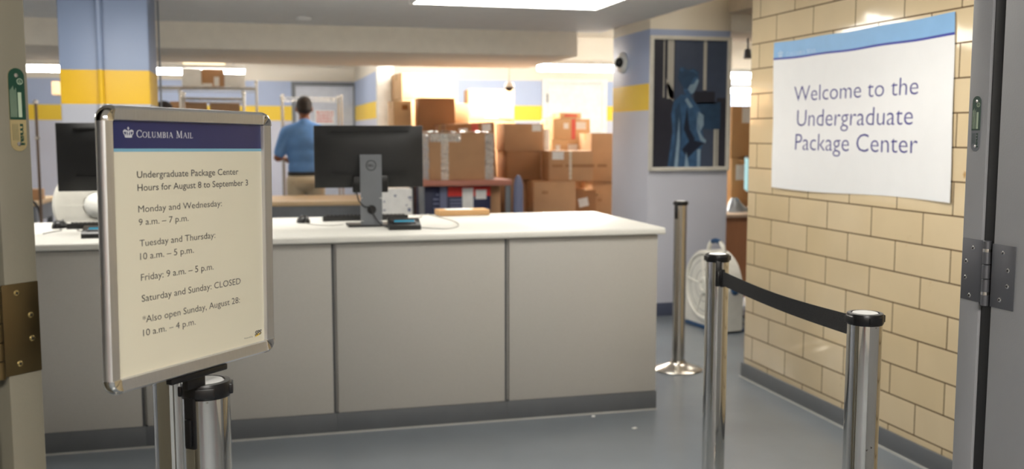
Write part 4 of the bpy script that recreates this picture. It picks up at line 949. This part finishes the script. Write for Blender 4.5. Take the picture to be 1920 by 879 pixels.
for j in range(11):
    for i in range(19): fl.v.append((-0.289+0.578*i/18, 0.46*j/10, 0.419+abs(rr.gauss(0, 0.007))))
for j in range(10):
    for i in range(18): q = b+j*19+i; fl.f.append([q, q+1, q+20, q+19]); fl.m.append(0)
b = len(fl.v)
for j in range(16):
    for i in range(9): fl.v.append((-0.291-abs(rr.gauss(0, 0.006)), 0.46*i/8, 0.41*j/15))
for j in range(15):
    for i in range(8): q = b+j*9+i; fl.f.append([q, q+1, q+10, q+9]); fl.m.append(0)
fl.obj('stretch_film', 'film', t, False)
# appliance cartons beneath the bench
t = carton(1.437, 1.585, 0.128, 0.945, 8.64, 0.4, 'dark navy carton with pale stripes under the bench', 'carton_navy')
for k, (zz, w_) in enumerate(((0.74, 0.03), (0.70, 0.055), (0.66, 0.055), (0.62, 0.055))): G().rng(0.075-w_, 0.072, -0.0012, 0.0002, zz, zz+0.014).obj('stripe_print', 'carton_steel', t, False)
G().rng(0.02, 0.072, -0.0012, 0.0002, 0.565, 0.60).obj('blue_print', 'fan_blue', t, False)
t = carton(1.590, 2.055, 0.128, 0.945, 8.64, 0.4, 'red and navy appliance carton under the bench', 'carton_navy', 0.0, [(0.44, 0.74, 0.10, 0.20), (0.70, 0.86, 0.10, 0.085)])
G().rng(-0.16, 0.2325, -0.0010, 0.0002, 0.73, 0.815).obj('red_band', 'carton_red', t, False)
pr = G().rng(-0.2325, -0.17, -0.0010, 0.0002, 0.5, 0.815)
for k in range(4): pr.rng(-0.14, 0.05+0.03*(k % 2), -0.0010, 0.0002, 0.60+0.03*k, 0.615+0.03*k)
pr.rng(0.12, 0.21, -0.0010, 0.0002, 0.56, 0.62)
pr.obj('panel_print', 'carton_steel', t, False)
carton(2.062, 2.16, 0.128, 0.946, 8.70, 0.33, 'plain brown carton under the right end of the bench', 'board_brown')
t = carton(0.90, 1.29, 0.0, 0.952, 8.3, 0.40, 'white carton with grey flecks right of the worktable', 'paper_white')
fk = G()
for k in range(26): u, v = rr.uniform(-0.18, 0.18), rr.uniform(0.3, 0.93); fk.rng(u, u+rr.uniform(0.006, 0.03), -0.001, 0.0002, v, v+rr.uniform(0.004, 0.03))
fk.obj('fleck_print', 'carton_steel', t, False)['kind'] = 'stuff'

# ------------------------------------------------------------------ worktables
def worktable(x, y, wd, dep, h, rz, label):
    t = thing('worktable', label, 'table', (x, y, 0), rz, None); a = wd/2; b = dep/2
    G().rng(-a, a, -b, b, h-0.04, h, 0.004).obj('tabletop', 'bench_wood', t)
    G().rng(-a+0.02, a-0.02, -b+0.02, -b+0.045, h-0.19, h-0.0405).rng(-a+0.02, a-0.02, b-0.045, b-0.02, h-0.19, h-0.0405).rng(-a+0.02, -a+0.045, -b+0.045, b-0.045, h-0.19, h-0.0405).rng(a-0.045, a-0.02, -b+0.045, b-0.045, h-0.19, h-0.0405).obj('apron', 'steel_grey', t)
    for sx in (-1, 1):
        for sy in (-1, 1): G().box((sx*(a-0.055), sy*(b-0.055), (h-0.04)/2), (0.05, 0.05, h-0.04), 0.003).obj('leg', 'steel_grey', t)
    return t
worktable(0.40, 9.62, 1.66, 0.92, 0.80, -0.06, 'wooden worktable with grey apron before the person in blue')
worktable(-2.75, 10.2, 1.66, 0.90, 0.80, 0.0, 'worktable with grey apron glimpsed past the left door edge')
carton(-2.06, -1.93, 0.802, 0.90, 9.95, 0.2, 'small brown carton on the worktable past the left door edge', 'board_brown')
# ------------------------------------------------------------------ wire shelving
def rack(x, y, wd, dep, h, levels, label, rz=0.0):
    t = thing('wire_rack', label, 'shelving', (x, y, 0), rz); a, b = wd/2, dep/2
    for sx in (-1, 1):
        for sy in (-1, 1):
            q = G().lathe([(0, 0), (0.014, 0), (0.0125, 0.01), (0.0125, h-0.01), (0.018, h-0.008), (0.018, h+0.008), (0.010, h+0.018), (0, h+0.018)], 14, Matrix.Translation((sx*a, sy*b, 0)))
            q.obj('post', 'chrome_brushed', t)
    for z in levels:
        s = G()
        for zz in (z, z-0.03):
            s.tube([(-a, -b, zz), (a, -b, zz)], 0.004, 6).tube([(-a, b, zz), (a, b, zz)], 0.004, 6).tube([(-a, -b, zz), (-a, b, zz)], 0.004, 6).tube([(a, -b, zz), (a, b, zz)], 0.004, 6)
        n = int(wd/0.03)
        for i in range(1, n): s.tube([(-a+wd*i/n, -b, z), (-a+wd*i/n, b, z)], 0.002, 5)
        zig = []
        m = int(wd/0.06)*2
        for i in range(m+1): zig.append((-a+wd*i/m, -b, z-(0.03 if i % 2 else 0)))
        s.tube(zig, 0.0025, 5)
        for u in (-0.5, 0, 0.5): s.tube([(-a, b*u, z-0.004), (a, b*u, z-0.004)], 0.003, 5)
        s.obj('shelf', 'chrome_brushed', t)
    return t
rack(-0.47, 10.62, 1.02, 0.50, 1.93, (1.88, 1.42, 0.95, 0.2), 'taller chrome wire rack carrying white and brown cartons on top')
rack(-0.330, 8.95, 0.51, 0.40, 1.76, (1.715, 1.60, 1.15, 0.6, 0.15), 'shorter chrome wire rack in front of the taller one')
rack(0.64, 11.45, 0.64, 0.45, 1.83, (1.81, 0.35, 0.15), 'chrome wire rack right before the grey back door')
rack(-1.72, 12.2, 0.60, 0.45, 1.846, (1.84, 1.3, 0.7, 0.15), 'chrome wire rack mostly behind the yellow banded column')
carton(-0.676, -0.495, 1.8850, 2.06, 10.42, 0.30, 'white carton leftmost on top of the taller wire rack', 'paper_white')
carton(-0.49, -0.275, 1.8850, 2.062, 10.46, 0.30, 'brown carton with small labels in the middle of the taller rack top', 'board_brown', 0, [(0.55, 0.05, 0.05, 0.09), (0.0, 0.02, 0.1, 0.03)])
carton(-0.27, -0.07, 1.8850, 2.015, 10.42, 0.28, 'white carton rightmost on top of the taller wire rack', 'paper_white')
carton(-0.555, -0.385, 1.6050, 1.680, 8.83, 0.24, 'brown carton at the left under the shorter rack top', 'board_brown')
carton(-0.355, -0.11, 1.6050, 1.672, 8.83, 0.24, 'brown carton at the right under the shorter rack top', 'board_brown')
carton(-0.80, -0.63, 1.4250, 1.735, 10.44, 0.25, 'brown carton on the second shelf of the taller rack', 'board_brown')
carton(-2.165, -1.82, 1.8450, 1.995, 12.03, 0.35, 'pale carton poking out left of the yellow banded column', 'board_pale')
t = thing('pole_stand', 'thin bronze pole with a collar on the left wall side', 'pole', (-1.835, 9.45, 0))
G().lathe([(0, 0), (0.15, 0), (0.15, 0.012), (0.03, 0.03), (0, 0.03)], 24).obj('base', 'pole_bronze', t)
G().tube([(0, 0, 0.03), (0, 0, 1.69)], 0.012, 12).obj('pole', 'pole_bronze', t)
G().lathe([(0, 1.68), (0.022, 1.68), (0.022, 1.70), (0, 1.71)], 14).lathe([(0.0125, 1.36), (0.02, 1.365), (0.02, 1.39), (0.0125, 1.395)], 14).obj('collar', 'chrome_brushed', t)
cable([(-1.98, 9.74, 0.805), (-1.93, 9.70, 0.79), (-1.885, 9.66, 0.70), (-1.88, 9.67, 0.50), (-1.90, 9.67, 0.2), (-2.02, 9.66, 0.012)], 0.011, 'cable_black', 'thick black cable hanging over the worktable past the left door edge')
# notice on the back door
t = thing('door_notice', 'white notice with red lettering taped to the grey back door', 'notice', (0.975, 14.165, 1.645))
G().rng(-0.135, 0.135, -0.003, 0, -0.095, 0.095).obj('sheet', 'paper_white', t)
n = G()
for k in range(4):
    x = -0.115
    while x < 0.10: w_ = rr.uniform(0.012, 0.04); n.rng(x, min(0.118, x+w_), -0.0042, -0.003, 0.055-k*0.042, 0.078-k*0.042); x += w_+0.01
n.obj('printing', 'tape_red', t, False)
# dome cameras
t = thing('dome_camera', 'white wall camera with a black ball on the column side', 'camera', (2.915, 7.58, 1.985))
CF = fr((0, 0, 0), (0, -1, 0), (0, 0, 1))
G().lathe([(0, 0.001), (0.078, 0.001), (0.082, 0.01), (0.078, 0.03), (0.055, 0.045), (0, 0.05)], 32, CF).obj('mount', 'white_plastic', t)
G().ball((-0.055, -0.035, 0), 0.040, 24).obj('ball', 'black_plastic', t)
G().lathe([(0, 0), (0.016, 0), (0.014, 0.008), (0, 0.010)], 20, CF @ Matrix.Translation((0.0355, 0, 0.092))).obj('lens', 'white_plastic', t)
t = thing('hanging_camera', 'small black dome camera hanging on a white pipe above the cartons', 'camera', (2.555, 9.9, 1.875))
G().tube([(0, 0, 0.06), (0, 0, 0.872)], 0.013, 10).obj('pipe', 'pipe_white', t)
G().lathe([(0, 0.06), (0.04, 0.06), (0.05, 0.03), (0.05, 0.015), (0, 0.015)], 24).obj('cover', 'white_plastic', t)
G().ball((0, 0, 0.012), 0.042, 20).obj('dome', 'black_plastic', t)
t = thing('spot_camera', 'small grey spot camera under the ceiling beside the tiled wall', 'lamp', (3.97, 7.5, 2.065))  # spot camera on a stem, gives no light
G().tube([(0, 0, 0.03), (0, 0, 0.684)], 0.008, 8).obj('stem', 'steel_grey', t)
G().lathe([(0, 0.05), (0.025, 0.045), (0.035, -0.03), (0.03, -0.032), (0, -0.025)], 20).obj('head', 'steel_grey', t)
t = thing('smoke_detector', 'small round detector on the grey ceiling left of centre', 'smoke detector', (0.388, 7.645, 2.28))
G().lathe([(0, -0.03), (0.03, -0.03), (0.055, -0.018), (0.06, -0.001), (0, -0.001)], 24).obj('body', 'ceiling_grey', t)
# ------------------------------------------------------------------ desk in the gap on the right
t = thing('wooden_desk', 'wooden desk with pale top in the gap beside the column', 'desk', (4.15, 7.85, 0))
G().rng(-0.55, 0.75, -0.45, 0.75, 0.725, 0.752, 0.004).obj('desktop', 'desk_top', t)
G().rng(-0.53, 0.73, -0.42, -0.395, 0.05, 0.7245).obj('modesty_panel', 'desk_wood', t)
for s in (-0.53, 0.70): G().rng(s, s+0.03, -0.394, 0.73, 0.0, 0.7245).obj('side_panel', 'desk_wood', t)
carton(4.22, 4.56, 0.7525, 1.190, 8.22, 0.36, 'lower carton with a white label on the wooden desk', 'board_kraft', 0.0, [(0.12, 0.55, 0.12, 0.14)])
carton(4.22, 4.56, 1.192, 1.665, 8.24, 0.34, 'upper carton with a white label stacked above the wooden desk', 'board_kraft', 0.0, [(0.3, 0.68, 0.10, 0.14)])
t = thing('side_monitor', 'thin monitor with pale screen standing edge-on on the desk', 'monitor', (4.19, 7.86, 0.7525), 1.15)
G().box((0, 0, 0.31), (0.50, 0.025, 0.31), 0.004).obj('shell', 'black_plastic', t)
G().rng(-0.235, 0.235, 0.0126, 0.0136, 0.17, 0.45).obj('screen', 'screen_pale', t)
G().rng(-0.03, 0.03, -0.03, -0.0126, 0.01, 0.3).obj('stand_column', 'black_plastic', t); G().box((0, -0.01, 0.006), (0.2, 0.16, 0.011), 0.004).obj('stand_base', 'black_plastic', t)
vs = []; fs = []; n = 14
for j in range(7):
    v = j/6
    for i in range(n):
        an = 2*PI*i/n; r_ = (1-0.75*v**1.3)*(1+rr.uniform(-0.1, 0.1)); vs.append((0.10*r_*math.cos(an)-0.03*v, 0.08*r_*math.sin(an), 0.12*v))
for j in range(6):
    for i in range(n): k = (i+1) % n; fs.append([j*n+i, j*n+k, (j+1)*n+k, (j+1)*n+i])
fs += [list(range(n))[::-1], list(range(6*n, 7*n))]
bg = G().add([(x+3.99, y+7.66, z+0.7525) for x, y, z in vs], fs).obj('silver_pouch', 'silver_bag'); tag(bg, 'crumpled silver pouch lying on the wooden desk', 'pouch')
cable([(3.62, 7.36, 0.02), (3.66, 7.25, 0.012), (3.58, 7.12, 0.012), (3.66, 7.0, 0.012), (3.62, 6.75, 0.012)], 0.010, 'cable_black', 'black cable on the floor behind the floor fan')
cable([(3.30, 6.72, 0.06), (3.44, 6.62, 0.03), (3.52, 6.58, 0.012), (3.50, 6.75, 0.008), (3.58, 6.9, 0.008)], 0.006, 'cable_grey', 'white fan cord trailing on the floor')
# ------------------------------------------------------------------ people
def capsule(g, p0, r0, p1, r1, n=14):
    p0, p1 = Vector(p0), Vector(p1); d = (p1-p0); L = d.length; d.normalize()
    x = d.orthogonal().normalized(); y = d.cross(x); T = Matrix((x, y, d)).transposed().to_4x4(); T.translation = p0
    pr = [(max(1e-7, r0*math.cos(a)), r0*math.sin(a)) for a in [(-PI/2)+PI/2*i/5 for i in range(6)]]+[(max(1e-7, r1*math.cos(a)), L+r1*math.sin(a)) for a in [PI/2*i/5 for i in range(6)]]
    pr[0] = (0, -r0); pr[-1] = (0, L+r1)
    g.lathe(pr, n, T)
def blob(g, name, m, parent, voxel=0.008, it=6):
    """fuse overlapping closed shapes into one continuous skin"""
    tmp = g.obj(name+'_tmp', m); bm = bmesh.new(); bm.from_mesh(tmp.data); bmesh.ops.recalc_face_normals(bm, faces=bm.faces); bm.to_mesh(tmp.data); bm.free()
    r = tmp.modifiers.new('r', 'REMESH'); r.mode = 'VOXEL'; r.voxel_size = voxel
    s = tmp.modifiers.new('s', 'SMOOTH'); s.factor = 0.5; s.iterations = it
    dg = bpy.context.evaluated_depsgraph_get(); me = bpy.data.meshes.new_from_object(tmp.evaluated_get(dg)); me.name = name
    me.shade_smooth(); me.materials.clear(); me.materials.append(M[m])
    bpy.data.objects.remove(tmp); o = bpy.data.objects.new(name, me); COL.objects.link(o); o.parent = parent; return o
def hand(g, wr, fwd, up, side, curl=0.6):
    """palm, four unequal bent fingers and a thumb; side=+1 puts the thumb on the +cross side"""
    f = Vector(fwd).normalized(); u = (Vector(up)-f*Vector(up).dot(f)).normalized(); c = f.cross(u)*side; w = Vector(wr)
    for k in range(4): capsule(g, w+c*(0.024-0.016*k)*0.7, 0.014, w+f*0.085+c*(0.027-0.018*k), 0.0115, 10)
    for k, ln in enumerate((0.070, 0.078, 0.072, 0.056)):
        b = w+f*0.092+c*(0.029-0.0195*k); d1 = (f-u*0.35*curl).normalized(); d2 = (f-u*1.3*curl).normalized(); d3 = (f*0.5-u*1.6*curl).normalized()
        q1 = b+d1*ln*0.45; q2 = q1+d2*ln*0.32; q3 = q2+d3*ln*0.23
        capsule(g, b-f*0.012, 0.0098, q1, 0.0090, 10); capsule(g, q1, 0.0090, q2, 0.0083, 10); capsule(g, q2, 0.0083, q3, 0.0074, 10)
    t0 = w+f*0.022+c*0.026; t1 = t0+(f*0.6+c*0.85-u*0.2).normalized()*0.042; t2 = t1+(f*0.95+c*0.35-u*0.3).normalized()*0.036
    capsule(g, t0, 0.0135, t1, 0.0110, 10); capsule(g, t1, 0.0110, t2, 0.0088, 10)
def person(x, y, rz, label, top, legs, arms, skin='skin', k=1.0, long_hair=False):
    """standing figure facing local +y; arms = ((elbow, wrist, hand dir), ...) for left (-x) and right (+x)"""
    t = thing('person', label, 'person', (x, y, 0), rz)
    b = G(); S = lambda p: Vector(p)*k
    hips = [S((-0.095, 0, 0.93)), S((0.095, 0, 0.93))]; kn = [S((-0.115, 0.02, 0.50)), S((0.115, 0.0, 0.50))]; an = [S((-0.125, -0.02, 0.09)), S((0.125, -0.03, 0.09))]
    for i in (0, 1):
        capsule(b, hips[i], 0.088*k, kn[i], 0.056*k); capsule(b, kn[i], 0.055*k, kn[i]*0.6+an[i]*0.4+Vector((0, -0.018, 0)), 0.056*k); capsule(b, kn[i]*0.6+an[i]*0.4+Vector((0, -0.018, 0)), 0.054*k, an[i], 0.036*k)
        capsule(b, an[i]+Vector((0, -0.03, -0.045)), 0.036*k, an[i]+Vector((0, 0.14, -0.06)), 0.027*k)
    def torso(g, e):
        e = e+0.004 if e else e
        T = lambda p, r: g.ball(S(p), tuple((v+e)*k for v in r), 24)
        T((0, 0, 0.95), (0.165, 0.118, 0.12)); T((0, 0.012, 1.06), (0.162, 0.120, 0.14)); T((0, 0.01, 1.20), (0.168, 0.118, 0.15)); T((0, 0.0, 1.33), (0.182, 0.118, 0.13)); T((0, -0.005, 1.41), (0.165, 0.092, 0.085))
        for s in (-1, 1): capsule(g, S((s*0.05, -0.01, 1.47)), (0.058+e)*k, S((s*0.175, -0.005, 1.425)), (0.062+e)*k)
    torso(b, 0.0)
    capsule(b, S((0, -0.012, 1.45)), 0.062*k, S((0, 0.012, 1.58)), 0.056*k)
    # head with jaw, nose, ears
    b.ball(S((0, 0.012, 1.685)), (0.076*k, 0.096*k, 0.105*k), 28); b.ball(S((0, 0.035, 1.635)), (0.058*k, 0.070*k, 0.066*k), 24)
    capsule(b, S((0, 0.106, 1.685)), 0.010*k, S((0, 0.122, 1.655)), 0.014*k, 10); b.ball(S((0, 0.085, 1.585)), (0.026*k, 0.020*k, 0.018*k), 14)
    for s in (-1, 1): b.ball(S((s*0.080, 0.0, 1.665)), (0.012*k, 0.020*k, 0.033*k), 14); b.ball(S((s*0.030, 0.099, 1.655)), (0.02*k, 0.012*k, 0.016*k), 12)
    sh = [S((-0.185, -0.005, 1.415)), S((0.185, -0.005, 1.415))]
    for i, (el, wr, hd) in enumerate(arms):
        el, wr = S(el), S(wr)
        capsule(b, sh[i], 0.056*k, el, 0.040*k); capsule(b, el, 0.041*k, el*0.65+wr*0.35, 0.040*k); capsule(b, el*0.65+wr*0.35, 0.040*k, wr, 0.026*k)
        hand(b, wr, hd, (0, 0, 1), 1 if i == 0 else -1)
    body = blob(b, 'body', skin, t, 0.0065, 4)
    # clothes follow the body
    c = G(); torso(c, 0.012)
    for i, (el, wr, hd) in enumerate(arms):
        e2 = sh[i]*0.22+S(el)*0.78; capsule(c, sh[i], 0.074*k, e2, 0.063*k)
    capsule(c, S((0, -0.012, 1.47)), 0.072*k, S((0, -0.004, 1.525)), 0.066*k)
    shirt = blob(c, 'shirt', top, t, 0.010, 22)
    me = shirt.data; bm = bmesh.new(); bm.from_mesh(me)      # hem at the waist
    bmesh.ops.bisect_plane(bm, geom=bm.verts[:]+bm.edges[:]+bm.faces[:], plane_co=(0, 0, 1.005*k), plane_no=(0, 0, -1), clear_outer=True); bm.to_mesh(me); bm.free()
    g2 = G()
    for i in (0, 1):
        capsule(g2, hips[i], 0.104*k, kn[i], 0.078*k); capsule(g2, kn[i], 0.078*k, an[i]+Vector((0, 0, -0.01)), 0.066*k)
    g2.ball(S((0, 0, 0.95)), (0.180*k, 0.134*k, 0.115*k), 24); g2.ball(S((0, -0.03, 0.92)), (0.17*k, 0.12*k, 0.10*k), 24)
    blob(g2, 'trousers', legs, t, 0.011, 6)
    bt = G(); pts = [(0.176*k*math.cos(2*PI*i/40), 0.128*k*math.sin(2*PI*i/40)+0.006) for i in range(40)]
    n = len(pts); vs = []
    for z in (0.985*k, 1.025*k):
        for s in (1.0, 1.03): vs += [(px_*s, py_*s, z) for px_, py_ in pts]
    fs = []
    for i in range(n):
        j = (i+1) % n; fs += [[i, j, n+j, n+i], [n+i, n+j, 3*n+j, 3*n+i], [2*n+i, 3*n+i, 3*n+j, 2*n+j], [i, 2*n+i, 2*n+j, j]]
    bt.add(vs, fs).obj('belt', 'leather', t)
    for i in (0, 1):
        s = G(); capsule(s, an[i]+Vector((0, -0.035, -0.045)), 0.043*k, an[i]+Vector((0, 0.155, -0.057)), 0.032*k); s.ball(an[i]+Vector((0, 0.0, 0.0)), (0.05*k, 0.055*k, 0.04*k), 16)
        s.box((an[i].x, an[i].y+0.055, 0.014), (0.088, 0.285, 0.026), 0.01); blob(s, 'shoe', 'leather', t, 0.008, 2)
    h = G(); h.ball(S((0, -0.004, 1.708)), (0.084*k, 0.101*k, 0.096*k), 28); h.ball(S((0, -0.028, 1.672)), (0.077*k, 0.078*k, 0.062*k), 24)
    if long_hair: h.ball(S((0, -0.05, 1.58)), (0.085*k, 0.06*k, 0.13*k), 20)
    hr = blob(h, 'hair', 'hair', t, 0.009, 3)
    me = hr.data; bm = bmesh.new(); bm.from_mesh(me)         # hairline across the forehead
    bmesh.ops.bisect_plane(bm, geom=bm.verts[:]+bm.edges[:]+bm.faces[:], plane_co=S((0, 0.07, 1.72)), plane_no=(0, 0.85, -0.52), clear_outer=True); bm.to_mesh(me); bm.free()
    f = G()
    for s in (-1, 1): f.ball(S((s*0.030, 0.094, 1.688)), (0.013*k, 0.010*k, 0.008*k), 14)
    f.obj('eyes', 'paper_white', t)
    f = G()
    for s in (-1, 1): f.ball(S((s*0.030, 0.1025, 1.688)), (0.0055*k, 0.003*k, 0.0055*k), 12); f.box(S((s*0.030, 0.1015, 1.708)), (0.030*k, 0.008*k, 0.006*k), 0.002)
    f.obj('brows', 'hair', t)
    G().ball(S((0, 0.100, 1.625)), (0.022*k, 0.010*k, 0.007*k), 16).obj('mouth', 'tape_red', t)
    return t
person(0.510, 10.42, 0.05, 'person in a blue polo shirt and khaki trousers standing back turned, hands at work', 'shirt_blue', 'khaki',
       (((-0.275, 0.03, 1.17), (-0.215, 0.25, 1.16), (0.45, 0.85, -0.1)), ((0.275, 0.04, 1.17), (0.20, 0.26, 1.15), (-0.45, 0.85, -0.1))), k=1.0)
person(-0.800, 9.75, -0.6, 'dark haired person almost hidden behind the framed hours sign', 'shirt_green', 'denim',
       (((-0.255, 0.0, 1.13), (-0.235, 0.16, 0.93), (0.1, 0.5, -0.85)), ((0.255, 0.0, 1.13), (0.235, 0.16, 0.93), (-0.1, 0.5, -0.85))), k=0.955)
